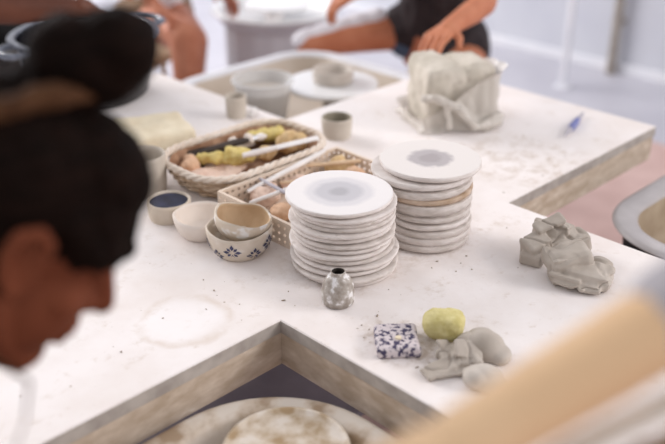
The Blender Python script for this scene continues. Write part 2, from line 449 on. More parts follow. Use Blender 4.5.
rnd = random.Random(3)
J = lambda k=.004: rnd.uniform(-k, k)
H1 = [.0122, .0106, .0095, .0105, .0115, .0120, .0105, .0105, .0110, .0115, .0105, .0105, .0110, .0115]
fr = [(.0995+J(.0035)+(-.001 if i in (4, 9) else 0), h, 'bat_a' if i % 3 else 'bat_b', J(.005), J(.005)) for i, h in enumerate(H1)]
fr[0] = (.101, .012, 'bat_a', -.002, .003)
stack('front', .222, .060, fr, ('front stack', 'pale lilac damp disc on top', 'damp_lilac'), 'throwing bats in the front stack', (-.004, .007))
bk = [(.101, .015, 'bat_a', .004, -.003), (.101, .016, 'bat_a', -.010, .008), (.099, .017, 'bat_b', -.010, .006), (.095, .014, 'bat_brown', -.004, .003), (.093, .027, 'bat_b', -.003, .002)]
bk += [(.088+J(.0015), .0152, 'bat_a' if k % 2 else 'bat_b', J(.003), J(.003)) for k in range(5)]
stack('rear', .428, .026, bk, ('rear stack', 'small dark grey damp disc on top', 'damp_grey'), 'throwing bats in the rear stack', (.006, .012))

# ------------------------------------------------------------------ pots on the table
def bowl_prof(R, rb, H, w, belly=.6):
    """outer foot up to rim, then back down inside"""
    out = []; n = 9
    for i in range(n+1):
        t = i/n; out.append((rb+(R-rb)*math.sin(t*PI/2)**belly, H*t))
    inn = [(r-w, max(z, w)) for r, z in out[::-1]]
    return [(0, 0)]+[(rb*.92, 0)]+out+[(R-w*.5, H+w*.35)]+inn[:-1]+[(rb*.6, w), (0, w)]

# little speckled vase
t = thing('bud_vase', 'little speckled grey vase with a narrow mouth before the front bat stack', 'vase', (.113, -.029, TZ))
prof = [(0, 0), (.026, 0), (.029, .004), (.0295, .026), (.0275, .038), (.023, .048), (.0165, .056), (.0125, .060), (.0135, .0635), (.0115, .064), (.0095, .060), (.013, .052), (.02, .04), (.02, .01), (0, .008)]
bm = lathe(prof, 40, .03, 4, freq=1.4)
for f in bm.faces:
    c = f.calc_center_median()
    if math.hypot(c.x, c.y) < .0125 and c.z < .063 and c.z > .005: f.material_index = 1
part('body', bm, ['speckled_grey', 'hole_dark'], t, ang=70)

# flower bowl with a patchy bowl nested in it
def flower(bm, c, R0, ang, z, s, mi, n=8):
    for k in range(n):
        b = 2*PI*k/n; q = s*(1 if k % 2 == 0 else .8)
        vs = []
        for (u, w) in ((.24, 0), (.62, .22), (1, 0), (.62, -.22)):
            du = (u*math.cos(b)-w*math.sin(b))*q; dz = (u*math.sin(b)+w*math.cos(b))*q
            zz = z+dz; a = ang+du/R0(zz)
            r = R0(zz)+.0009
            vs.append(bm.verts.new((r*math.cos(a), r*math.sin(a), zz)))
        f = bm.faces.new(vs); f.material_index = mi
t = thing('flower_bowl', 'beige bowl painted with dark blue flowers, under the patchy bowl', 'bowl', (.116, .247, TZ))
R, rb, H, w = .066, .045, .054, .005
bm = lathe(bowl_prof(R, rb, H, w), 64, .008, 2, freq=1.2, wz=.007)
RR = lambda z: (rb+(R-rb)*math.sin(max(0, min(1, z/H))*PI/2)**.6)*1.010
for ang, z, s in ((217, .027, .0185), (258, .017, .0170), (184, .013, .0150), (290, .032, .0190), (325, .014, .0150), (152, .028, .017), (95, .02, .016), (50, .026, .016), (5, .03, .016)):
    flower(bm, None, RR, math.radians(ang), z, s, 1)
part('body', bm, ['flower_clay', 'blue_paint'], t, ang=60)
t = thing('patchy_bowl', 'tilted beige bowl with white glaze patches, nested in the flower bowl', 'bowl', (.118, .245, TZ+.033))
bm = lathe(bowl_prof(.0570, .032, .046, .0055, .7), 64, .035, 12, freq=1.1, wz=.009)
for f in bm.faces:
    c = f.calc_center_median()
    if f.normal.dot(V((c.x, c.y, 0))) < 0 and c.z > .003: f.material_index = 1
bm.normal_update()
for f in bm.faces:
    c = f.calc_center_median(); h = math.hypot(c.x, c.y)
    f.material_index = 0
    if c.z > .004 and h < .0555 and c.z < .050:
        ro = .033+(.0555-.033)*math.sin(min(1, max(0, c.z/.046))*PI/2)**.7
        if h < ro*.94: f.material_index = 1
o = part('body', bm, ['patchy', 'biscuit_in'], t, ang=60)
t.rotation_euler = (math.radians(7), math.radians(6), 0)
# low white bowl
t = thing('white_bowl', 'low unglazed white bowl between the flower bowl and the navy bowl', 'bowl', (.110, .360, TZ))
part('body', lathe(bowl_prof(.059, .042, .042, .006, .75), 64, .05, 21, freq=1.3, wz=.004), 'white_clay', t, ang=60)
# navy glazed little bowl
t = thing('navy_bowl', 'small beige bowl holding dark navy glaze', 'bowl', (.106, .468, TZ))
part('body', lathe(bowl_prof(.047, .042, .040, .006), 48, .03, 31, freq=1.3), 'biscuit', t, ang=60)
part('glaze', lathe([(0, .033), (.037, .033), (.0405, .0335), (.0405, .037), (.036, .038), (0, .0375)], 48, .06, 8, freq=3), 'ink', t, label='dark navy glaze inside the bowl', ang=60)
# tall cup left
t = thing('tall_cup', 'tall greige cup standing behind the navy bowl', 'cup', (.150, .618, TZ))
part('body', lathe(bowl_prof(.050, .045, .088, .005, .5), 56, .015, 41, freq=1), 'greige_cup', t, ang=60)
# grey pot
t = thing('grey_pot', 'small round grey pot standing alone behind the two bat stacks', 'pot', (.693, .549, TZ))
bm = lathe(bowl_prof(.040, .034, .052, .005, .6), 48, .01, 51, freq=1)
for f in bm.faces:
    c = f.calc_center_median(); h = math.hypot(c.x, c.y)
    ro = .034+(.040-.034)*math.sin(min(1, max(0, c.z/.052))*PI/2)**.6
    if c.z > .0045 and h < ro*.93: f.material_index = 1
part('body', bm, ['greige_cup', 'olive_in'], t, ang=60)
# little cup behind the wicker basket
t = thing('small_cup', 'small grey beige cup at the notch edge beside the cloudy tub', 'cup', (.603, .845, TZ))
part('body', lathe(bowl_prof(.029, .026, .060, .004, .5), 40, .02, 61, freq=1), 'greige_cup', t, ang=60)
o = to_obj('clay_scrap', flat_floor(blob([ell((0, 0, .012), (.016, .011, .014)), ell((.012, .006, .009), (.01, .012, .010))], .003, 2, lambda p: .003*noise.noise(p*120))), 'glaze_white', loc=(.637, .815, TZ))
tag(o, 'tiny white lump lying right of the small grey beige cup', 'scrap')
# cream slab
def rough(k, f, seed=0): return lambda p: k*noise.fractal(p*f+V((seed, seed, seed)), 1, 2, 3)
o = to_obj('sponge_block', blob([slab((0, 0, .024), (.18, .165, .047), None, .010)], .006, 3, rough(.003, 30)), 'cream', loc=(.335, .850, TZ+.001), rot=(0, 0, math.radians(-20)))
tag(o, 'large flat cream sponge block lying in front of the black pot', 'sponge')

# ------------------------------------------------------------------ wicker basket
WC = V((.375, .535)); WX, WY = .190, .122
t = thing('wicker_basket', 'oblong woven wicker basket full of sponges and tools', 'basket', (WC.x, WC.y, TZ))
def woct(k, n=96):
    pts = rrect(WX*k, WY*k, .09*k, 14); return pts
def resample(pts, n):
    P = [V(p) for p in pts]; L = [0]
    for i in range(len(P)): L.append(L[-1]+(P[(i+1) % len(P)]-P[i]).length)
    res = []; j = 0
    for k in range(n):
        s = L[-1]*k/n
        while L[j+1] < s: j += 1
        f = (s-L[j])/max(1e-9, L[j+1]-L[j]); res.append(P[j].lerp(P[(j+1) % len(P)], f))
    return res
NS = 40; bm = bmesh.new()
rows_z = [.006+.0075*i for i in range(7)]
for ri, z in enumerate(rows_z):
    k = .80+.18*(z/.055); base = resample(woct(k), NS*4); c = []
    for i, p in enumerate(base):
        nxt = base[(i+1) % len(base)]; d = (nxt-p).normalized(); nn = V((d.y, -d.x))
        c.append((*(p+nn*.0036*math.sin(PI*i/4+(PI if ri % 2 else 0)+.01)), z))
    tube(c, .0040, 6, bm, closed=True)
for i in range(NS):      # upright stakes
    pts = []
    for z in (.002, .02, .04, .056):
        k = .80+.18*(z/.055); p = resample(woct(k), NS*4)[i*4]; pts.append((p.x, p.y, z))
    tube(pts, .0028, 5, bm)
part('woven_wall', bm, 'wicker', t, ang=180)
bm = bmesh.new(); base = resample(woct(.985), 150)
for ph in (0, 2*PI/3, 4*PI/3):
    c = []
    for i, p in enumerate(base):
        d = (base[(i+1) % 150]-p).normalized(); nn = V((d.y, -d.x)); a = i*2*PI/10+ph
        c.append((*(p+nn*.0042*math.cos(a)), .060+.0042*math.sin(a)))
    tube(c, .0048, 6, bm, closed=True)
part('braided_rim', bm, 'wicker_rim', t, ang=180, label='pale braided rim')
part('base', loft([[(x, y, .001) for x, y in woct(.80)], [(x, y, .006) for x, y in woct(.80)]]), 'wicker_red', t)
part('lining', loft([[(x, y, .0065) for x, y in woct(.765)], [(x, y, .054) for x, y in woct(.925)], [(x, y, .054) for x, y in woct(.915)], [(x, y, .0085) for x, y in woct(.755)]]), 'wicker_red', t, label='reddish brown inner lining')

def put(name, shapes, m, loc, label, cat, voxel=.0035, rz=0, k=.006, f=48, group=None, sm=2):
    o = to_obj(name, flat_floor(blob(shapes, voxel, sm, rough(k, f, loc[0]*31))), m, loc=loc, rot=(0, 0, math.radians(rz)))
    return tag(o, label, cat, group)
BZ = TZ+.0095
put('crumpled_cloth', [ell((0, 0, .004), (.06, .05, .010)), ell((.05, .02, .005), (.05, .05, .011)), ell((-.02, .03, .006), (.05, .03, .014))], 'pink', (.285, .545, BZ), 'crumpled pinkish cloth in the left end of the wicker basket', 'cloth', k=.008, f=35)
put('sponge', [cap((-.03, .012, .022), .013, (-.012, -.012, .026), .014), cap((-.012, -.012, .026), .014, (.012, -.008, .02), .014)], 'sponge_g', (.326, .583, BZ+.008), 'curled olive yellow sponge in the left half of the wicker basket', 'sponge', rz=-20)
put('sponge', [ell((0, 0, .022), (.040, .026, .020)), ell((.016, -.016, .03), (.022, .016, .012)), ell((-.014, .01, .034), (.018, .02, .012))], 'sponge_g', (.362, .545, BZ+.008), 'folded yellow sponge in the middle of the wicker basket', 'sponge', rz=-30)
put('sponge', [cap((-.035, .0, .030), .016, (.03, .006, .038), .018), ell((.0, .02, .030), (.03, .022, .018))], 'sponge_g', (.487, .590, BZ+.002), 'long tan yellow sponge at the back right of the wicker basket', 'sponge', rz=-45)
put('sponge', [ell((0, 0, .032), (.034, .030, .026)), ell((.018, -.02, .036), (.022, .020, .020))], 'sponge_o', (.505, .528, BZ), 'ochre sponge at the right end of the wicker basket', 'sponge')
put('sponge', [ell((0, 0, .020), (.030, .022, .018))], 'sponge_o', (.448, .540, BZ), 'small ochre sponge under the steel knife in the wicker basket', 'sponge')
put('sponge', [ell((0, 0, .018), (.026, .020, .016)), ell((.014, .014, .022), (.02, .018, .014))], 'terracotta', (.262, .600, BZ+.004), 'reddish brown sponge at the left corner of the wicker basket', 'sponge')
def stick(name, p0, p1, r0, r1, m, label, cat, n=10):
    p0, p1 = V(p0), V(p1); t = thing(name, label, cat, p0)
    d = p1-p0
    part('shaft', tube([d*.0, d*.1, d*.5, d*.9, d], [r0*.7, r0, (r0+r1)/2, r1, r1*.6], n), m, t)
    return t
t = thing('brush', 'dark handled brush lying across the wicker basket', 'brush', (.300, .612, TZ+.048))
part('handle', tube([(0, 0, 0), (.03, -.006, .001), (.09, -.016, .004), (.13, -.024, .004)], [.004, .009, .009, .006], 10), 'dark_tool', t)
part('ferrule', tube([(.13, -.024, .004), (.15, -.028, .004)], .007, 10), 'steel', t)
part('bristles', tube([(.15, -.028, .004), (.165, -.031, .004), (.178, -.034, .003)], [.007, .010, .004], 10), 'tool_white', t)
t = thing('scraper', 'dark bladed scraper behind the yellow sponges in the wicker basket', 'scraper', (.335, .628, TZ+.040))
part('blade', boxbm((.0, 0, 0), (.10, .030, .003), .001, rot=(.2, .1, -.2)), 'dark_tool', t)
part('handle', tube([(.05, -.01, -.004), (.08, -.018, -.006), (.12, -.028, -.006)], [.006, .009, .007], 8), 'tool_white', t)
t = thing('knife', 'pale steel knife resting on the wicker basket rim', 'knife', (.400, .495, TZ+.058))
bm = bmesh.new(); box(bm, (.078, -.028, .0075), (.11, .016, .0018), .0006, rot=(.3, -.06, -.34)); part('blade', bm, 'tool_white', t)
part('handle', tube([(-.05, .019, -.002), (-.02, .008, .0), (.03, -.011, .004)], [.006, .008, .006], 8), 'tool_white', t)
for i, (x, y, z, w_) in enumerate(((.398, .612, .046, 'left'), (.436, .592, .046, 'right'))):
    put('clay_ball', [ell((0, 0, .012), (.013, .011, .011))], 'white_clay', (x, y, TZ+z-.008), 'white pellet on the tools, %s one of two in the wicker basket' % w_, 'clay', group='white pellets in the wicker basket')

# ------------------------------------------------------------------ perforated tray
TX0, TX1, TY0, TY1 = .186, .545, .166, .404; TH = .055
t = thing('perforated_basket', 'beige plastic basket with rows of round holes beside the front bat stack', 'basket', ((TX0+TX1)/2, (TY0+TY1)/2, TZ))
HX, HY = (TX1-TX0)/2, (TY1-TY0)/2
def holed(L, H, pitch=.0165, rows=3, r=.0036):
    """a panel in x-z with round holes through it"""
    bm = bmesh.new(); nx = max(1, round(L/pitch)); px = L/nx; pz = H/rows
    for i in range(nx):
        for j in range(rows):
            cx = -L/2+px*(i+.5); cz = pz*(j+.5); o_, i_ = [], []
            for k in range(16):
                a = 2*PI*k/16; ca, sa = math.cos(a), math.sin(a); q = max(abs(ca), abs(sa))
                o_.append(bm.verts.new((cx+ca/q*px/2, 0, cz+sa/q*pz/2))); i_.append(bm.verts.new((cx+ca*r, 0, cz+sa*r)))
            for k in range(16): bm.faces.new((o_[k], o_[(k+1) % 16], i_[(k+1) % 16], i_[k]))
    bmesh.ops.remove_doubles(bm, verts=bm.verts, dist=1e-5)
    r_ = bmesh.ops.extrude_face_region(bm, geom=bm.faces[:])
    bmesh.ops.translate(bm, vec=(0, .0025, 0), verts=[g for g in r_['geom'] if isinstance(g, bmesh.types.BMVert)])
    return bm
for nm, L, loc, rz in (('long_side', 2*HX, (0, HY-.0028, .004), 0), ('long_side', 2*HX, (0, -HY+.0028, .004), PI), ('short_side', 2*HY, (-HX+.0028, 0, .004), PI/2), ('short_side', 2*HY, (HX-.0028, 0, .004), -PI/2)):
    part(nm, holed(L-.002, TH-.009), 'tray', t, smooth=False, loc=loc, rot=(0, 0, rz))
ro = rrect(HX, HY, .004, 3); ri = rrect(HX-.007, HY-.007, .003, 3)
rim = [[(x, y, TH-.006) for x, y in ro], [(x, y, TH) for x, y in ro], [(x, y, TH) for x, y in ri], [(x, y, TH-.006) for x, y in ri]]
bm = loft(rim+[rim[0]], False, False); bmesh.ops.remove_doubles(bm, verts=bm.verts, dist=1e-6); part('rim', bm, 'tray', t)
part('floor_panel', loft([[(x, y, .0005) for x, y in ro], [(x, y, .004) for x, y in ro]]), 'tray', t)
IZ = TZ+.0045
put('clay_lump', [ell((0, 0, .020), (.034, .030, .020)), ell((.02, .02, .022), (.03, .024, .018))], 'pink', (.282, .362, IZ), 'pinkish lump in the near left corner of the perforated basket', 'clay')
put('clay_lump', [ell((0, 0, .018), (.026, .024, .018)), ell((-.018, .012, .016), (.02, .02, .014))], 'pink', (.385, .365, IZ), 'pinkish lump by the middle of the perforated basket back', 'clay')
put('clay_lump', [ell((0, 0, .018), (.030, .026, .018))], 'terracotta', (.262, .282, IZ), 'orange lump beside the front bat stack in the perforated basket', 'clay')
put('clay_lump', [ell((0, 0, .024), (.030, .024, .024)), ell((.014, -.014, .02), (.02, .022, .018))], 'sponge_o', (.505, .362, IZ), 'ochre lump at the far end of the perforated basket', 'clay')
put('clay_lump', [ell((0, 0, .022), (.022, .026, .022))], 'terracotta', (.498, .300, IZ), 'brown lump between the bat stacks in the perforated basket', 'clay')
put('clay_lump', [ell((0, 0, .012), (.022, .02, .013))], 'dark_tool', (.222, .300, IZ), 'dark lump on the near side of the perforated basket', 'clay')
stick('rolling_stick', (.248, .378, TZ+.042), (.485, .382, TZ+.066), .0055, .0065, 'tool_white', 'long pale stick along the back of the perforated basket', 'stick')
stick('modelling_tool', (.225, .345, TZ+.034), (.318, .302, TZ+.056), .0045, .005, 'tool_white', 'pale tool lying crosswise at the near end of the perforated basket', 'tool')
stick('modelling_tool', (.300, .398, TZ+.05), (.286, .296, TZ+.052), .004, .0045, 'pen_grey', 'thin grey tool crossing the long pale stick', 'tool')
stick('modelling_tool', (.335, .37, TZ+.038), (.420, .285, TZ+.046), .0045, .004, 'wood', 'wooden tool behind the front bat stack', 'tool')
stick('modelling_tool', (.43, .385, TZ+.046), (.53, .31, TZ+.05), .0045, .005, 'wood', 'wooden tool at the far end of the perforated basket', 'tool')

# ------------------------------------------------------------------ tile, sponge, clay in the foreground
t = thing('glaze_test_tile', 'square clay tile blotched dark blue beside the yellow drum sponge', 'tile', (.084, -.195, TZ), math.radians(-45+3))
bm = boxbm((0, 0, .010), (.072, .078, .020), .006, seg=3)
bmesh.ops.subdivide_edges(bm, edges=[e for e in bm.edges if e.calc_length() > .02], cuts=8, use_grid_fill=True)
for v in bm.verts:
    q = noise.noise(v.co*35); v.co.x *= 1+.05*q; v.co.y *= 1+.05*q
    if v.co.z > .012: v.co.z += .002*noise.noise(v.co*60+V((3, 3, 3)))
bm.normal_update()
part('slab', bm, 'tile', t, ang=60)
part('dot', lathe([(0, .0), (.0055, .0), (.005, .0022), (0, .003)], 20), 'cream_dot', t, loc=(.001, -.008, .0205), label='cream dot in the middle')

o = to_obj('drum_sponge', flat_floor(blob([cap((-.012, 0, .028), .0275, (.008, 0, .028), .0275), slab((.010, 0, .028), (.046, .054, .050), None, .016)], .003, 6, rough(.0012, 60))), 'sponge_y', loc=(.156, -.236, TZ), rot=(0, 0, math.radians(-60)))
tag(o, 'yellow green drum shaped sponge above the crumpled clay', 'sponge')

def creased(k=.004, f=28, c=.006, seed=0):
    def fn(p):
        q = p*f+V((seed, seed*2, seed))
        a = noise.noise(q); r = 1-abs(noise.noise(q*.55+V((7, 1, 3))))*2.2
        return k*a-(c*max(0, r-.72)/.28)
    return fn
def clay(name, shapes, m, loc, rz, label, fn, voxel=.0028, sm=3):
    o = to_obj(name, flat_floor(blob(shapes, voxel, sm, fn)), m, loc=loc, rot=(0, 0, math.radians(rz)))
    return tag(o, label, 'clay')
# local axes here: x = along the picture's right, y = away
clay('clay_scrap', [
    slab((-.034, -.026, .0105), (.082, .030, .007), rotm(7, -7, 30), .002), slab((-.020, -.034, .005), (.068, .026, .007), rotm(0, 0, 12), .002),
    slab((-.004, .016, .022), (.056, .036, .007), rotm(-16, -18, 34), .002), slab((-.030, .018, .014), (.030, .030, .007), rotm(30, 26, 40), .002), slab((-.018, .006, .010), (.050, .034, .018), rotm(0, 0, 30), .005),
    slab((.004, -.006, .026), (.046, .032, .007), rotm(26, 14, 6), .002), ell((.014, .022, .018), (.028, .022, .021)), slab((.012, -.022, .013), (.009, .034, .024), rotm(0, 20, 22), .002), slab((.002, -.016, .011), (.03, .03, .016), None, .004)],
    'clay_mid', (.128, -.302, TZ), -45, 'crumpled folded grey clay scrap beside the yellow sponge', creased(.0015, 55, .003, 1), .0016, 1)
clay('clay_scrap', [ell((0, 0, .016), (.036, .030, .030), rotm(0, 12, -25)), ell((.022, -.014, .010), (.022, .022, .016)), slab((-.012, .006, .02), (.05, .04, .008), rotm(10, -20, -20), .003)],
     'clay_mid', (.166, -.312, TZ), -45, 'smooth domed grey clay lump right behind the crumpled scrap', creased(.002, 25, .002, 4))
clay('clay_scrap', [ell((0, 0, .011), (.034, .026, .019), rotm(0, 8, 20)), ell((.012, -.016, .008), (.026, .020, .015)), slab((-.012, .004, .014), (.034, .03, .008), rotm(8, 14, 30), .003)],
     'clay_pale', (.102, -.357, TZ), -45, 'pale rounded clay lump in front of the domed one', creased(.002, 25, .002, 6))
clay('clay_lump', [
    slab((-.034, -.012, .028), (.052, .045, .046), rotm(10, -14, 24), .006), slab((-.002, .024, .046), (.066, .044, .034), rotm(-14, 12, -10), .007),
    slab((-.044, -.026, .015), (.044, .034, .026), rotm(10, 0, -28), .005), slab((.022, .034, .040), (.07, .045, .030), rotm(0, 16, -30), .007), slab((.048, .016, .026), (.05, .05, .040), rotm(0, -10, 20), .009), slab((-.010, .008, .070), (.060, .030, .010), rotm(12, -18, 16), .003), slab((.016, .020, .062), (.04, .034, .010), rotm(-20, 16, -30), .003), slab((0, .01, .02), (.07, .05, .04), None, .008)],
    'clay_mid', (.528, -.206, TZ), -45, 'jagged grey clay lump nearest the right notch corner', creased(.003, 40, .005, 2), .002, 2)
clay('clay_lump', [
    slab((-.014, .012, .044), (.086, .064, .040), rotm(6, -8, 10), .014), slab((-.004, .0, .030), (.090, .055, .024), rotm(6, 5, -12), .006), slab((.022, -.012, .020), (.088, .066, .034), rotm(0, 7, -18), .012),
    slab((-.022, -.022, .022), (.060, .034, .009), rotm(-16, 6, -24), .003), slab((-.016, -.030, .012), (.062, .030, .009), rotm(-8, 4, -30), .003), slab((.020, -.042, .011), (.046, .030, .018), rotm(0, -5, -30), .006), ell((.050, .002, .022), (.026, .034, .023)), slab((-.01, .0, .012), (.07, .05, .024), None, .006)],
    'clay_mid', (.478, -.286, TZ), -45, 'folded grey clay lump in front of the jagged one', creased(.003, 34, .006, 3), .002, 2)

# loose crumbs
bm = bmesh.new(); rr = random.Random(11)
for (cx, cy, s, n) in ((.2, -.03, .16, 16), (.09, -.19, .07, 34), (.4, -.06, .12, 12), (-.1, .15, .3, 26), (.62, .1, .25, 10), (.95, .15, .2, 22), (.2, -.33, .1, 12)):
    for _ in range(n):
        x, y = cx+rr.gauss(0, s*.5), cy+rr.gauss(0, s*.5)
        inside = ((-.6 < x < 1.3 and .02 < y < .7) or (.03 < x < .65 and -.6 < y <= .02))
        if not inside: continue
        r = rr.choice((.0008, .0010, .0014, .0020))
        if math.hypot(x-.222, y-.06) < .115 or math.hypot(x-.43, y-.03) < .115 or (.17 < x < .57 and y > .15) or math.hypot(x-.113, y+.029) < .04 or abs(x-.09)+abs(y+.19) < .06 or (x > .09 and y < -.2): continue
        q = bmesh.ops.create_icosphere(bm, subdivisions=1, radius=r)
        bmesh.ops.scale(bm, vec=(rr.uniform(.8, 2.4), rr.uniform(.6, 1.2), .6), verts=q['verts'])
        bmesh.ops.rotate(bm, cent=(0, 0, 0), matrix=Matrix.Rotation(rr.uniform(0, 6), 3, 'Z'), verts=q['verts'])
        bmesh.ops.translate(bm, vec=(x, y, TZ+r*.5), verts=q['verts'])
o = to_obj('clay_crumbs', bm, 'crumb'); tag(o, 'dry clay crumbs scattered over the white table top', 'crumbs', kind='stuff')

# pen-like turning tool
t = thing('turning_tool', 'blue gripped tool lying alone near the table corner', 'tool', (1.180, .149, TZ+.0095))
d = V((.208, .066, 0)).normalized()
part('grip', tube([d*-.035, d*-.028, d*.0, d*.035, d*.045], [.006, .0092, .0092, .008, .005], 12), 'pen_blue', t)
part('tip', tube([d*-.035, d*-.07, d*-.10], [.0055, .005, .0015], 10), 'pen_grey', t)
part('tail', tube([d*.045, d*.075, d*.10], [.0055, .006, .003], 10), 'pen_grey', t)

# ------------------------------------------------------------------ bagged clay block
BL = thing('clay_block', 'big pale grey block of clay in an open bag on the right table end', 'clay', (1.005, .430, TZ), math.radians(-28))
bx, by, bz = .190, .160, .160
me = blob([slab((0, 0, bz/2), (bx, by, bz), None, .012), slab((-.045, .01, bz-.002), (.07, .15, .02), rotm(4, -6, 5), .008), slab((.055, -.01, bz-.004), (.06, .12, .018), rotm(-5, 5, -4), .007)], .005, 3, lambda p: .006*noise.fractal(p*22, 1, 2, 3)-.006*max(0, 1-abs(p.x-.008+.01*noise.noise(p*30))/.008)*(p.z > .12))
part('block', flat_floor(me), 'clay_dry', BL)
t = thing('plastic_bag', 'crumpled translucent bag pulled down around the clay block', 'bag', (1.005, .430, TZ), math.radians(-28))
path = resample(rrect(bx/2+.006, by/2+.006, .016, 5), 160)
bm = bmesh.new(); rows = []
NV = 22
for j in range(NV+1):
    v = j/NV; row = []
    for i, p in enumerate(path):
        a = math.atan2(p.y, p.x)
        # upper hem: high on the right and the back, slumping to the left front
        hem = .096+.062*math.cos(a+.35)-.020*max(0, math.cos(a+2.6))**2
        z = hem*(1-v)+.003*v
        out = .003+.010*(noise.noise(V((p.x*38, p.y*38, z*9)))+.5)+.010*abs(noise.noise(V((p.x*20+z*14, p.y*20-z*9, 4))))
        out += .055*max(0, v-.72)**1.4*(1+noise.noise(V((p.x*30, p.y*30, 9))))*1.6
        if v < .1: out += .014*(1-v/.1)
        d = V((p.x, p.y)).normalized()
        # a thick fold swooping down across the front
        fold = max(0, 1-abs((p.x+.045)*1.0+(z-.09)*.9)/.022)*(p.y < -.05)
        out += .022*fold
        row.append(bm.verts.new((p.x+d.x*out, p.y+d.y*out, max(z, .002+.01*max(0, v-.8)*(1+noise.noise(V((p.x*60, p.y*60, 2))))))))
    rows.append(row)
for A_, B_ in zip(rows, rows[1:]):
    for i in range(160): bm.faces.new((A_[i], A_[(i+1) % 160], B_[(i+1) % 160], B_[i]))
part('sheet', bm, 'plastic', t, ang=180)
me = flat_floor(blob([cap((-.082, -.104, .098), .011, (-.03, -.120, .07), .013), cap((-.03, -.125, .07), .012, (.015, -.135, .02), .010), cap((.015, -.135, .02), .010, (.09, -.115, .018), .014), cap((-.104, -.07, .088), .010, (-.082, -.104, .098), .011), cap((.05, -.125, .02), .012, (.10, -.10, .03), .012), cap((-.06, -.11, .09), .008, (-.05, -.12, .02), .009)], .004, 3, rough(.004, 45)))
part('bunched_hem', me, 'plastic', t)

# ------------------------------------------------------------------ big black pot
t = thing('stock_pot', 'big black speckled enamel pot at the far left end of the table', 'pot', (.430, 1.300, TZ))
prof = [(0, 0), (.150, 0), (.166, .010), (.176, .08), (.190, .165)]
pin = [(.186, .165), (.172, .08), (.160, .014), (.14, .006), (0, .006)]
bm = lathe(prof+[(.192, .176)]+[(.186, .176)]+pin, 80)
for f in bm.faces:
    c = f.calc_center_median(); h = math.hypot(c.x, c.y)
    if c.z > .005 and h < .166+.02*(c.z/.165)+.003 and not (h > .164+.024*c.z/.165): f.material_index = 1
part('body', bm, ['enamel', 'enamel_in'], t, ang=50)
part('rim', lathe([(.186, .170), (.206, .172), (.210, .176), (.206, .181), (.190, .181), (.186, .176), (.186, .170)], 80), 'enamel_rim', t, label='blue grey enamel rim')
for s in (1, -1):
    a = math.radians(5 if s > 0 else 185); ca, sa = math.cos(a), math.sin(a)
    pts = [(.195, -.055), (.225, -.058), (.252, -.045), (.264, -.018), (.264, .018), (.252, .045), (.225, .058), (.195, .055)]
    part('handle', tube([(x*ca-y*sa, x*sa+y*ca, .172) for x, y in pts], [.010, .009, .009, .009, .009, .009, .009, .010], 10), 'enamel_rim', t)

t = thing('storage_bin', 'dark bin on the floor at the far left behind the black pot', 'bin', (.66, 2.52, 0), math.radians(20))
bl = [[(x, y, z) for x, y in rrect(.24+k, .20+k, .05, 6)] for z, k in ((0, 0), (.56, .03), (.57, .045), (.60, .045), (.60, .03), (.02, -.01))]
part('body', loft(bl), 'black_body', t)

# ------------------------------------------------------------------ potter's wheels
def wheel(label, cx, cy, hx, hy, r, zr, mats, body_m, head=None, depth=.08, loc_rz=0, drum=False, rw=0):
    t = thing('pottery_wheel', label, 'pottery wheel', (cx, cy, 0), loc_rz)
    rl = lambda d, z: [(x, y, z) for x, y in rrect(hx-d, hy-d, max(.02, r-d), 14)]
    bm = loft([rl(.045, zr-depth-.01), rl(.034, zr-depth+.01), rl(.026, zr-.022), rl(.006, zr-.016), rl(0, zr-.010), rl(.004, zr-.002), rl(.012, zr), rl(.034+rw, zr-.004), rl(.042+rw, zr-.012), rl(.052+rw, zr-depth+.02), rl(.075+rw, zr-depth)])
    bm.normal_update()
    for f in bm.faces:
        c = f.calc_center_median()
        dx = hx-abs(c.x); dy = hy-abs(c.y)
        if len(f.verts) > 4 and c.z > zr-depth-.01: f.material_index = 1
    bm.faces.ensure_lookup_table()
    n = len(rl(0, 0))
    for k, f in enumerate(bm.faces):
        if k//n in (8, 9): f.material_index = 1
        if k//n in (0, 1): f.material_index = 2
    part('splash_pan', bm, [mats[0], mats[1], body_m], t, ang=50)
    top_ = zr-depth-.0105
    if drum:
        q = lathe([(0, .16), (.235, .16), (.24, .17), (.24, top_-.01), (.235, top_), (0, top_)], 96)
        for v in q.verts:
            a = math.atan2(v.co.y, v.co.x); k = 1+.012*math.cos(a*16); v.co.x *= k; v.co.y *= k
        part('body', q, body_m, t, ang=60)
    else: part('body', boxbm((0, 0, (top_+.16)/2), (hx*1.3, hy*1.3, top_-.16), .02), body_m, t)
    for sx in (-1, 1):
        for sy in (-1, 1): part('leg', boxbm((sx*hx*.6, sy*hy*.6, .085), (.05, .05, .17), .006), body_m, t)
    if head:
        hx_, hy_, R, z = head
        part('wheel_head', lathe([(0, z-.014), (R*.97, z-.014), (R, z-.009), (R, z-.003), (R*.985, z), (0, z)], 64), 'head_white', t, loc=(hx_, hy_, 0), label='smooth white wheel head')
        part('shaft', lathe([(0, zr-depth+.001), (.03, zr-depth+.001), (.03, z-.0142), (0, z-.0142)], 24), 'grey_metal', t, loc=(hx_, hy_, 0))
    return t
wheel('splash pan wheel in the front notch, smeared with beige slip', -.352, -.352, .330, .330, .21, .650, ('pan_slip', 'pan_slip'), 'black_body', (-.10, -.10, .12, .655))
wheel('grey rimmed wheel standing right of the table, tan slip inside', 1.158, -.432, .335, .335, .20, .650, ('pan_grey', 'slip_tan'), 'black_body', depth=.11, rw=.016)
wheel('wheel with white disc head and clay ring in the rear notch', 1.062, 1.082, .345, .322, .17, .650, ('pan_white', 'slip_rear'), 'grey_body', (.035, -.11, .148, .675), depth=.075)
t = thing('clay_ring', 'low ring of fresh clay being thrown on the white wheel head', 'clay', (1.105, .975, .675))
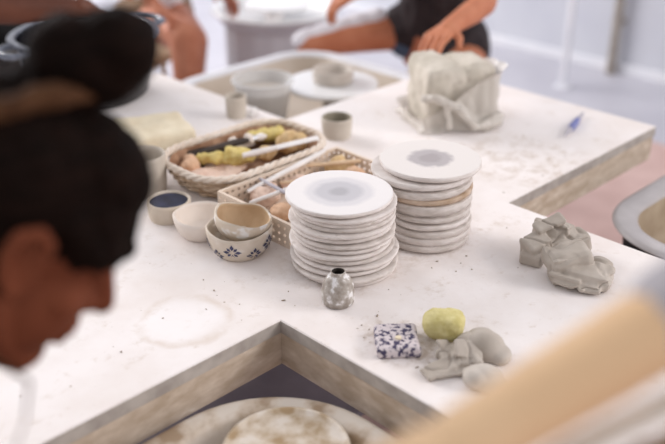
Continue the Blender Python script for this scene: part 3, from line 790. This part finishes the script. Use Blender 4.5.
part('wall', lathe([(0, .001), (.060, .001), (.063, .006), (.066, .034), (.064, .041), (.058, .041), (.054, .034), (.05, .012), (0, .010)], 56, .01, 3), 'clay_pale', t, ang=60)
# slip-smeared tub lying in the corner of the front pan
t = thing('round_tub', 'upturned round tub smeared with slip in the corner of the front wheel pan', 'tub', (-.168, -.197, .570))
part('body', lathe([(0, 0), (.104, 0), (.105, .004), (.100, .080), (.0985, .087), (.095, .089), (.091, .087), (.088, .083), (0, .082)], 72, .008, 5), 'slip_tub', t, ang=60)
# cloudy plastic tub in the rear pan
t = thing('plastic_tub', 'cloudy plastic tub of murky water in the left of the rear wheel pan', 'tub', (.872, 1.045, .5755))
part('body', lathe([(0, 0), (.062, 0), (.068, .006), (.090, .138), (.097, .140), (.097, .146), (.088, .146), (.065, .008), (0, .006)], 56), 'tub', t, ang=60)
part('water', lathe([(0, .0075), (.064, .0075), (.0835, .112), (0, .112)], 56), 'murky', t, label='murky beige water')

# wheel far behind
t = wheel('white potter\'s wheel with a round pan behind the rear notch', 1.93, 2.17, .30, .30, .295, .575, ('head_white', 'head_white'), 'grey_body', (0, 0, .15, .590), depth=.05, drum=True)
t = thing('white_cup', 'small white cup standing on the far white wheel\'s pan', 'cup', (1.81, 2.05, .5262))
part('body', lathe(bowl_prof(.04, .03, .06, .004), 32), 'glaze_white', t, ang=60)

# ------------------------------------------------------------------ people
def hand(wrist, fd, up, side, curl=25, s=1.0):
    """palm + four unequal fingers + thumb; fd along the fingers, up = back of the hand, side = +1/-1 thumb side"""
    fd = V(fd).normalized(); up = V(up); up = (up-fd*up.dot(fd)).normalized(); lat = fd.cross(up)*side
    W = V(wrist); sh = [cap(W-fd*.02*s, .024*s, W+fd*.02*s, .024*s)]
    for i, (off, ln, rad) in enumerate(((.030, .072, .0088), (.010, .082, .0092), (-.011, .076, .0088), (-.030, .060, .0078))):
        k = W+fd*(.088-.004*abs(i-1))*s+lat*off*s
        sh.append(cap(W+lat*off*.55*s+fd*.01*s, .015*s, k, .0115*s))
        p, d = k, fd.copy(); R = Matrix.Rotation(math.radians(-curl), 3, fd.cross(up))
        for q, f in enumerate((.45, .30, .25)):
            d = (R @ d).normalized(); e = p+d*ln*f*s
            sh.append(cap(p, rad*s*(1-.07*q), e, rad*s*(.93-.07*q))); p = e
    sh.append(ell(W+fd*.05*s, (.034*s, .034*s, .014*s), Matrix((lat, fd, up)).transposed()))
    b = W+fd*.02*s+lat*.024*s; m_ = b+(fd*.6+lat*.75-up*.25).normalized()*.040*s; e = m_+(fd*.9+lat*.3-up*.4).normalized()*.032*s
    sh += [cap(W, .016*s, b, .015*s), cap(b, .0145*s, m_, .0115*s), cap(m_, .0112*s, e, .0088*s)]
    return sh
def head(c, R, s=1.0):
    def P(x, y, z): return V(c)+R @ (V((x, y, z))*s)
    def E(x, y, z, rx, ry, rz): return ell(P(x, y, z), (rx*s, ry*s, rz*s), R)
    sh = [E(-.012, 0, .030, .094, .074, .088), E(.030, 0, -.035, .060, .058, .080), cap(P(.055, .0, -.100), .024*s, P(.060, 0, -.098), .024*s),
          cap(P(-.005, .05, -.06), .022*s, P(.058, .012, -.100), .018*s), cap(P(-.005, -.05, -.06), .022*s, P(.058, -.012, -.100), .018*s),
          cap(P(.082, 0, .012), .008*s, P(.104, 0, -.030), .0125*s), cap(P(.090, .012, -.034), .008*s, P(.090, -.012, -.034), .008*s),
          cap(P(.074, .036, .018), .010*s, P(.080, .010, .020), .009*s), cap(P(.074, -.036, .018), .010*s, P(.080, -.010, .020), .009*s),
          cap(P(.084, .018, -.062), .0065*s, P(.090, 0, -.058), .008*s), cap(P(.084, -.018, -.062), .0065*s, P(.090, 0, -.058), .008*s),
          cap(P(.082, .014, -.072), .007*s, P(.087, 0, -.074), .008*s), cap(P(.082, -.014, -.072), .007*s, P(.087, 0, -.074), .008*s),
          cap(P(.050, .040, -.030), .020*s, P(.055, .030, -.040), .018*s), cap(P(.050, -.040, -.030), .020*s, P(.055, -.030, -.040), .018*s),
          E(.076, .031, .001, .009, .013, .009), E(.076, -.031, .001, .009, .013, .009)]
    for y in (1, -1):      # ear: rim, lobe, bowl
        pts = [(.006, .076, -.026), (.010, .078, -.005), (.006, .084, .018), (-.008, .090, .026), (-.022, .092, .016), (-.022, .090, -.004), (-.010, .083, -.024), (.002, .078, -.034)]
        for a, b in zip(pts, pts[1:]): sh.append(cap(P(a[0], a[1]*y, a[2]), .0055*s, P(b[0], b[1]*y, b[2]), .0055*s))
        sh.append(E(-.006, .074*y, -.004, .018, .008, .028))
    return sh
def limb(pts, rs): return [cap(pts[i], rs[i], pts[i+1], rs[i+1]) for i in range(len(pts)-1)]
def person(label, base, skin, body_shapes, fine_shapes, clothes, voxel=.008):
    """one continuous skin (coarse body + finely meshed hands and head), clothes as children"""
    t = thing('person', label, 'person', base)
    me = blob(body_shapes, voxel, 5)
    if fine_shapes: me = join_mesh(me, blob(fine_shapes, .0032, 4))
    part('body', shift(me, -V(base)), skin, t, ang=180)
    made = {}
    for nm, shapes, m, vx, lab, fn in clothes:      # bun, highlight streak, strand and trims are pieces of the hair or garment they belong to
        up = {'hair_bun': 'hair', 'hair_lock': 'hair', 'loose_strand': 'hair', 'apron_edge': 'apron'}.get(nm)
        made[nm] = part(nm, shift(blob(shapes, vx, 4, fn), -V(base)), m, made[up] if up else t, ang=180, label=lab)
    return t
fold = lambda k=.006, f=14: (lambda p: k*noise.fractal(p*f, 1, 2, 3))
CR, CU, CF = V((.7071, -.7071, 0)), V((.3162, .3162, .8944)), V((.6325, .6325, -.4472))     # picture right / up / away
def frame(f, u):
    f = V(f).normalized(); u = V(u); u = (u-f*u.dot(f)).normalized(); l = u.cross(f)
    return Matrix((f, l, u)).transposed()

# --- potter in the left foreground, head bowed over the front wheel
R = frame(CR*.76-CU*.46+CF*.58, CR*.50+CU*.86-CF*.10)
HS = 1.10
HC = V((-.592, -.364, 1.212))-CR*.010-CU*.004-R @ V((-.006, -.088, -.004))*HS
Pp = lambda x, y, z: HC+R @ (V((x, y, z))*HS)
NB = V((-.80, -.28, 1.11)); hip = V((-1.02, -.30, .53))
torso = [cap(Pp(-.035, 0, -.05), .052, NB, .058), cap(NB, .07, V((-.90, -.27, .86)), .125), cap(V((-.90, -.27, .86)), .125, hip, .14),
         cap(NB+V((-.03, .13, -.03)), .055, NB+V((-.03, -.15, -.03)), .055), cap(hip+V((0, .09, 0)), .10, hip+V((0, -.09, 0)), .10)]
shR, shL = NB+V((-.03, -.17, -.035)), NB+V((-.03, .15, -.035))
elR, elL = V((-.76, -.53, .80)), V((-.74, -.12, .81)); wrR, wrL = V((-.52, -.46, .735)), V((-.52, -.30, .735))
legs = limb([hip+V((0, -.10, 0)), V((-.72, -.62, .50)), V((-.76, -.60, .08))], [.095, .065, .042])+limb([hip+V((0, .10, 0)), V((-.74, .02, .50)), V((-.76, .04, .08))], [.095, .065, .042])
feet = [cap((-.78, -.60, .045), .042, (-.60, -.60, .036), .034), cap((-.78, .04, .045), .042, (-.60, .04, .036), .034)]
body = torso+limb([shR, elR, wrR], [.052, .040, .027])+limb([shL, elL, wrL], [.052, .040, .027])+legs+feet
fine = head(HC, R, HS)+[cap(Pp(-.03, 0, -.05), .05, Pp(-.06, 0, -.10), .052)]+hand(wrR, (.9, .35, -.12), (.1, 0, 1), 1, 20)+hand(wrL, (.9, -.2, -.1), (.1, 0, 1), -1, 20)
def PE(x, y, z, rx, ry, rz): return ell(Pp(x, y, z), (rx*HS, ry*HS, rz*HS), R)
strand = lambda p: .0035*noise.noise(V((p.x*50, p.y*50, p.z*18)))+.002*noise.noise(p*130)
hair = [PE(-.022, 0, .036, .098, .083, .082), PE(-.045, 0, -.010, .078, .082, .085), PE(.018, .0, .036, .072, .079, .058), PE(.020, 0, .074, .064, .068, .048), cap(Pp(.02, -.066, .035), .02, Pp(.055, -.055, .022), .018), cap(Pp(.02, .066, .035), .02, Pp(.055, .055, .022), .018), cap(Pp(.055, -.055, .024), .018, Pp(.082, -.022, .028), .016), cap(Pp(.055, .055, .024), .018, Pp(.082, .022, .028), .016), cap(Pp(-.04, -.072, -.02), .016, Pp(-.03, -.066, -.06), .010)]
BUN = V((-.474, -.304, 1.353))-CU*.004
bun = [ell(BUN, (.048, .045, .042)), cap(BUN, .032, Pp(-.035, 0, .11), .040), ell(BUN+V((.012, -.015, .012)), (.038, .04, .036)), ell(BUN+V((-.02, .012, .008)), (.038, .036, .036))]
sheenA = limb([Pp(-.105, -.045, .040), Pp(-.080, -.060, .085), Pp(-.045, -.050, .118), Pp(-.01, -.035, .135)], [.008, .011, .011, .007])  # lighter streak of mesh standing in for the highlight on the hair
lockB = limb([Pp(-.015, -.072, -.04), Pp(.01, -.078, -.085), V((-.632, -.405, 1.130)), V((-.650, -.425, 1.110)), V((-.666, -.430, 1.09)), V((-.68, -.44, 1.06))], [.005, .003, .0022, .0018, .0015, .0012])
person('person with dark hair in a bun, head bowed, in the left foreground', (-.95, -.3, 0), 'skin_deep', body, fine, [
    ('shirt', [cap(NB+V((-.06, 0, -.05)), .085, V((-.90, -.27, .86)), .140), cap(V((-.90, -.27, .86)), .140, hip+V((0, 0, .06)), .150), cap(shR, .066, shR.lerp(elR, .5), .058), cap(shL, .066, shL.lerp(elL, .5), .058), cap(NB+V((-.05, .12, -.04)), .066, NB+V((-.05, -.14, -.04)), .066)], 'black_cloth', .010, None, fold()),
    ('trousers', [cap(hip+V((0, .09, .0)), .125, hip+V((0, -.09, .0)), .125)]+limb([hip+V((0, -.10, 0)), V((-.72, -.62, .50)), V((-.76, -.60, .12))], [.11, .08, .06])+limb([hip+V((0, .10, 0)), V((-.74, .02, .50)), V((-.76, .04, .12))], [.11, .08, .06]), 'denim', .010, None, fold()),
    ('hair', hair, 'hair_dark', .0035, None, strand), ('hair_bun', bun, 'hair_dark', .0035, None, strand),
    ('hair_lock', sheenA, 'hair_lock', .003, 'lighter brown lock swept up into the bun', strand), ('loose_strand', lockB, 'hair_lock', .002, 'thin loose strand hanging past the chin', None)])
t = thing('stool', 'round wooden stool under the potter with the bun', 'stool', (-1.04, -.30, 0))
part('seat', lathe([(0, .36), (.16, .36), (.17, .37), (.17, .385), (.16, .392), (0, .392)], 40), 'stool', t, ang=50)
for a in (45, 135, 225, 315):
    c, s = math.cos(math.radians(a)), math.sin(math.radians(a)); part('leg', tube([(.11*c, .11*s, .362), (.15*c, .15*s, 0)], .014, 8), 'stool', t)

# --- person at the lower right, forearm reaching across
el, wr = V((-.318, -.833, 1.258))+CU*.008-CR*.003, V((-.512, -.752, 1.184))+CU*.006-CR*.003
sh_ = V((-.03, -.93, 1.40)); sh2 = V((.02, -1.28, 1.40)); nb = V((-.02, -1.10, 1.46)); hp = V((.16, -1.16, .92))
R5 = frame((-.85, .25, -.45), (-.35, .1, .9)); H5 = V((-.10, -1.07, 1.62))
el2, wr2 = V((-.16, -1.42, 1.16)), V((-.36, -1.36, 1.02))
legs = limb([hp+V((0, .09, 0)), hp+V((-.02, .10, -.44)), hp+V((.0, .10, -.84))], [.095, .06, .042])+limb([hp+V((0, -.09, 0)), hp+V((-.02, -.10, -.44)), hp+V((.0, -.10, -.84))], [.095, .06, .042])
feet = [cap(hp+V((.02, s*.10, -.876)), .042, hp+V((-.16, s*.10, -.886)), .033) for s in (1, -1)]
body = [cap(nb, .075, V((.07, -1.13, 1.16)), .13), cap(V((.07, -1.13, 1.16)), .13, hp, .13), cap(sh_, .055, sh2, .055), cap(H5, .05, nb, .055), cap(hp+V((0, .08, 0)), .10, hp+V((0, -.08, 0)), .10)]
body += limb([sh_, el, el.lerp(wr, .35), wr], [.050, .031, .0315, .0265])+limb([sh2, el2, wr2], [.052, .040, .029])+legs+feet
fine = head(H5, R5)+hand(wr, (-.9, .3, -.32), (-.2, .1, 1), -1, 18)+hand(wr2, (-.8, .3, -.4), (-.3, .0, 1), 1, 18)
slv = limb([sh_, sh_.lerp(el, .5), el, el.lerp(wr, .19)], [.062, .052, .041, .039])
P5 = person('person in a grey top whose blurred bare forearm crosses the lower right corner', (.16, -1.16, 0), 'skin_light', body, fine, [
    ('grey_top', [cap(nb+V((.01, 0, -.05)), .085, V((.07, -1.13, 1.16)), .145), cap(V((.07, -1.13, 1.16)), .145, hp+V((0, 0, .05)), .145), cap(sh_, .068, sh2, .068)]+slv+limb([sh2, el2], [.070, .058]), 'grey_cloth', .008, None, fold(.005, 22)),
    ('apron', [cap((-.415, -.812, 1.140), .016, (-.33, -.846, 1.155), .020), cap((-.33, -.846, 1.155), .020, (-.13, -.95, 1.20), .05), cap((-.13, -.95, 1.20), .05, (-.09, -.98, 1.0), .07), cap((-.415, -.812, 1.140), .014, (-.24, -.87, 1.05), .03)], 'brown_cloth', .005, 'brown apron hanging under the arm', fold(.003, 30)),
    ('apron_edge', limb([(-.470, -.782, 1.165), (-.446, -.792, 1.174), (-.357, -.832, 1.197), (-.25, -.88, 1.23), (-.13, -.93, 1.28)], [.008, .0095, .0105, .012, .014]), 'cream_cloth', .003, 'cream edge of the apron', None),
    ('trousers', [cap(hp+V((0, .08, 0)), .125, hp+V((0, -.08, 0)), .125)]+limb([hp+V((0, .09, 0)), hp+V((-.02, .10, -.44)), hp+V((.0, .10, -.80))], [.11, .08, .06])+limb([hp+V((0, -.09, 0)), hp+V((-.02, -.10, -.44)), hp+V((.0, -.10, -.80))], [.11, .08, .06]), 'brown_cloth', .010, None, fold()),
    ('hair', [ell(H5+R5 @ V((-.015, 0, .045)), (.105, .085, .085), R5), ell(H5+R5 @ V((-.05, 0, -.01)), (.07, .08, .09), R5)], 'hair_dark', .005, None, strand)])

# --- seated person in black at the rear right, hand on the clay block
hipc = V((1.93, 1.240, .58)); hR, hL = V((1.86, 1.31, .640)), V((2.00, 1.17, .58))
kR, kL = V((1.470, 1.475, .618)), V((1.70, .85, .56)); aR, aL = V((1.52, 1.50, .09)), V((1.62, .86, .09))
nb = V((1.77, 1.07, 1.16)); shL, elL, wrL = V((1.790, .885, 1.075)), V((1.492, .690, .905)), V((1.185, .588, .905)); shR, elR, wrR = V((1.765, 1.290, 1.060)), V((1.66, 1.24, .865)), V((1.515, 1.265, .850))
R3 = frame((-.7, -.6, -.35), (-.25, -.2, .95)); H3 = V((1.70, 1.00, 1.36))
body = [cap(H3, .05, nb, .056), cap(nb, .07, V((1.83, 1.13, .90)), .125), cap(V((1.83, 1.13, .90)), .125, hipc, .135), cap(shL, .055, shR, .055), cap(hR, .10, hL, .10)]
body += limb([shL, elL, elL.lerp(wrL, .3), wrL], [.052, .040, .040, .027])+limb([shR, elR, wrR], [.052, .040, .027])+limb([hR, kR, kR.lerp(aR, .35), aR], [.080, .042, .048, .038])+limb([hL, kL, kL.lerp(aL, .35), aL], [.095, .064, .060, .040])
body += [cap(aR+V((.02, .01, -.045)), .042, aR+V((-.15, -.06, -.055)), .033), cap(aL+V((.02, .01, -.045)), .042, aL+V((-.15, -.06, -.055)), .033)]
fine = head(H3, R3)+hand(wrL, (-.95, -.25, -.12), (-.2, 0, 1), -1, 16)+hand(wrR, (-.7, .55, -.5), (-.5, .2, .8), 1, 28)
person('seated person in a black top, left hand resting on the bagged clay block', (1.93, 1.22, 0), 'skin_tan', body, fine, [
    ('black_top', [cap(nb+V((.0, 0, -.03)), .080, V((1.83, 1.13, .90)), .142), cap(V((1.83, 1.13, .90)), .142, hipc+V((0, 0, .07)), .155), cap(shL, .064, shR, .064), cap(hR+V((-.02, -.01, .02)), .100, hL+V((-.03, -.03, .02)), .125), cap(hL+V((-.02, -.03, .02)), .118, hL.lerp(kL, .38)+V((0, 0, .015)), .098)], 'black_cloth', .008, None, fold(.006, 16)),
    ('shorts', [cap(hR+V((0, 0, -.005)), .112, hL, .112), cap(hR, .088, hR.lerp(kR, .06), .086), cap(hL, .112, hL.lerp(kL, .35), .098)], 'denim', .008, None, fold(.004, 20)),
    ('apron', [cap(hR.lerp(kR, .30)+V((.01, .02, .048)), .052, hR.lerp(kR, .62)+V((.01, .02, .040)), .042), cap(hR.lerp(kR, .62)+V((.01, .02, .040)), .042, kR+V((-.02, .02, .026)), .032)], 'white_cloth', .006, 'white apron flap over the thigh', fold(.006, 20)),
    ('hair', [ell(H3+R3 @ V((-.015, 0, .045)), (.105, .085, .085), R3), ell(H3+R3 @ V((-.05, 0, -.01)), (.07, .08, .09), R3)], 'hair_dark', .005, None, strand)])
t = thing('stool', 'round wooden stool under the person in black', 'stool', (1.95, 1.24, 0))
part('seat', lathe([(0, .39), (.16, .39), (.17, .40), (.17, .412), (.16, .42), (0, .42)], 40), 'stool', t, ang=50)
for a in (45, 135, 225, 315):
    c, s = math.cos(math.radians(a)), math.sin(math.radians(a)); part('leg', tube([(.11*c, .11*s, .392), (.15*c, .15*s, 0)], .014, 8), 'stool', t)

# --- bare-legged person beyond the pot
kn = V((1.300, 2.020, .580)); hp = V((1.46, 2.47, .57)); kn2 = V((1.395, 2.100, .530)); an = V((1.30, 2.03, .09)); an2 = V((1.38, 2.16, .09))
hpA, hpB = hp+V((-.09, -.02, 0)), hp+V((.09, .02, 0))
nb = V((1.38, 2.42, 1.17)); shA, shB = nb+V((-.17, -.05, -.04)), nb+V((.17, .06, -.04))
elA, wrA = V((1.18, 2.16, .86)), V((1.22, 2.12, .72)); elB, wrB = V((1.52, 2.30, .86)), V((1.545, 2.08, .715))
R2 = frame((.1, -.85, -.5), (0, -.3, .9)); H2 = V((1.36, 2.34, 1.38))
body = [cap(H2, .05, nb, .056), cap(nb, .07, V((1.39, 2.48, .88)), .12), cap(V((1.39, 2.48, .88)), .12, hp, .135), cap(shA, .055, shB, .055), cap(hpA, .10, hpB, .10)]
body += limb([shA, elA, wrA], [.05, .04, .027])+limb([shB, elB, wrB], [.05, .04, .027])+limb([hpA, kn, kn.lerp(an, .35), an], [.092, .068, .064, .042])+limb([hpB, kn2, kn2.lerp(an2, .35), an2], [.092, .066, .060, .042])
body += [cap(a+V((0, .02, -.045)), .042, a+V((-.03, -.16, -.055)), .033) for a in (an, an2)]
fine = head(H2, R2)+hand(wrA, (.4, -.5, -.55), (.2, -.3, .9), 1, 25)+hand(wrB, (.75, .25, -.62), (.5, 0, .85), -1, 20)
person('bare legged person seated behind the black pot, hand on the far white wheel', (1.4, 2.52, 0), 'skin_red', body, fine, [
    ('shirt', [cap(nb+V((0, 0, -.03)), .08, V((1.39, 2.48, .88)), .135), cap(V((1.39, 2.48, .88)), .135, hp+V((0, 0, .06)), .145), cap(shA, .064, shB, .064)], 'white_cloth', .010, None, fold()),
    ('shorts', [cap(hpA, .115, hpB, .115), cap(hpA, .115, hpA.lerp(kn, .15), .108), cap(hpB, .115, hpB.lerp(kn2, .15), .108)], 'brown_cloth', .010, None, fold()),
    ('hair', [ell(H2+R2 @ V((-.015, 0, .045)), (.105, .085, .085), R2), ell(H2+R2 @ V((-.05, 0, -.01)), (.07, .08, .09), R2)], 'hair_dark', .006, None, strand)])
t = thing('stool', 'round wooden stool under the bare legged person', 'stool', (1.41, 2.56, 0))
part('seat', lathe([(0, .35), (.16, .35), (.17, .36), (.17, .372), (.16, .38), (0, .38)], 40), 'stool', t, ang=50)
for a in (45, 135, 225, 315):
    c, s = math.cos(math.radians(a)), math.sin(math.radians(a)); part('leg', tube([(.11*c, .11*s, .352), (.15*c, .15*s, 0)], .014, 8), 'stool', t)

# --- person at the far left reaching into the black pot
el, wr = V((.155, 1.300, 1.015)), V((.390, 1.205, .990)); shA = V((-.03, 1.48, 1.22)); nb = V((-.06, 1.63, 1.36)); shB = V((-.05, 1.80, 1.27)); hp = V((.12, 1.86, .90))
R1 = frame((.75, -.3, -.6), (.4, -.2, .8)); H1_ = V((.02, 1.54, 1.50))
body = [cap(H1_, .05, nb, .056), cap(nb, .07, V((.03, 1.74, 1.14)), .125), cap(V((.03, 1.74, 1.14)), .125, hp, .135), cap(shA, .055, shB, .055), cap(hp+V((.03, .08, 0)), .10, hp+V((-.03, -.08, 0)), .10)]
body += limb([shA, el, el.lerp(wr, .3), wr], [.054, .044, .043, .029])+limb([shB, shB+V((.02, .06, -.28)), shB+V((.16, .04, -.46))], [.05, .04, .028])
lg = [limb([hp+V((.03*s, .09*s, 0)), hp+V((.03*s, .10*s, -.42)), hp+V((-.0, .10*s, -.81))], [.095, .062, .042]) for s in (1, -1)]
body += lg[0]+lg[1]+[cap(hp+V((-.02, .10*s, -.855)), .042, hp+V((.16, .10*s, -.865)), .033) for s in (1, -1)]
fine = head(H1_, R1)+hand(wr, (.80, -.05, -.55), (.45, .1, .85), 1, 18)+hand(shB+V((.16, .04, -.46)), (.6, -.1, -.7), (.6, 0, .6), -1, 20)
person('person at the far left, bare arm reaching over into the black pot', (.12, 1.86, 0), 'skin_brown', body, fine, [
    ('shirt', [cap(nb+V((-.02, 0, -.04)), .08, V((.03, 1.74, 1.14)), .14), cap(V((.03, 1.74, 1.14)), .14, hp+V((0, 0, .05)), .148), cap(shA, .066, shB, .066), cap(shA, .066, shA.lerp(el, .35), .06)], 'black_cloth', .010, None, fold()),
    ('trousers', [cap(hp+V((.03, .08, 0)), .12, hp+V((-.03, -.08, 0)), .12)]+[cap(hp+V((.03*s, .09*s, 0)), .108, hp+V((.03*s, .10*s, -.42)), .08) for s in (1, -1)]+[cap(hp+V((.03*s, .10*s, -.42)), .08, hp+V((0, .10*s, -.78)), .06) for s in (1, -1)], 'denim', .010, None, fold()),
    ('hair', [ell(H1_+R1 @ V((-.015, 0, .045)), (.105, .085, .085), R1), ell(H1_+R1 @ V((-.05, 0, -.01)), (.07, .08, .09), R1)], 'hair_dark', .006, None, strand)])

# ------------------------------------------------------------------ light
w = bpy.data.worlds.new('World'); bpy.context.scene.world = w; w.use_nodes = True
bg = w.node_tree.nodes['Background']; bg.inputs[0].default_value = (.98, .965, 1, 1); bg.inputs[1].default_value = .62
def area(name, loc, target, size, sy, power, col):
    l = bpy.data.lights.new(name, 'AREA'); l.shape = 'RECTANGLE'; l.size = size; l.size_y = sy; l.energy = power; l.color = col
    o = bpy.data.objects.new(name, l); C.objects.link(o); o.location = loc
    o.rotation_euler = (V(target)-V(loc)).to_track_quat('-Z', 'Y').to_euler(); return o
area('window_daylight_rear', (-.2, 6.2, 3.2), (.3, .2, .7), 4.5, 2.6, 330, (1, .965, .965))
area('fill_light_right', (4.6, -4.2, 3.4), (.3, .0, .8), 4.5, 2.6, 330, (1, .955, .945))  # added fill from the right for the forearm, no window stands here

# ------------------------------------------------------------------ camera
cd = bpy.data.cameras.new('Camera'); cam = bpy.data.objects.new('Camera', cd); C.objects.link(cam)
cam.location = (-.897, -1.025, 1.59); cam.rotation_euler = (math.radians(63.435), 0, math.radians(-45))
cd.lens = 50; cd.sensor_width = 36; cd.clip_start = .05
cd.dof.use_dof = True; cd.dof.focus_distance = 1.70; cd.dof.aperture_fstop = 1.8
sc = bpy.context.scene; sc.camera = cam
sc.view_settings.view_transform = 'Standard'; sc.view_settings.look = 'None'; sc.view_settings.gamma = 1; sc.view_settings.use_curve_mapping = False
sc.view_settings.exposure = 0.30
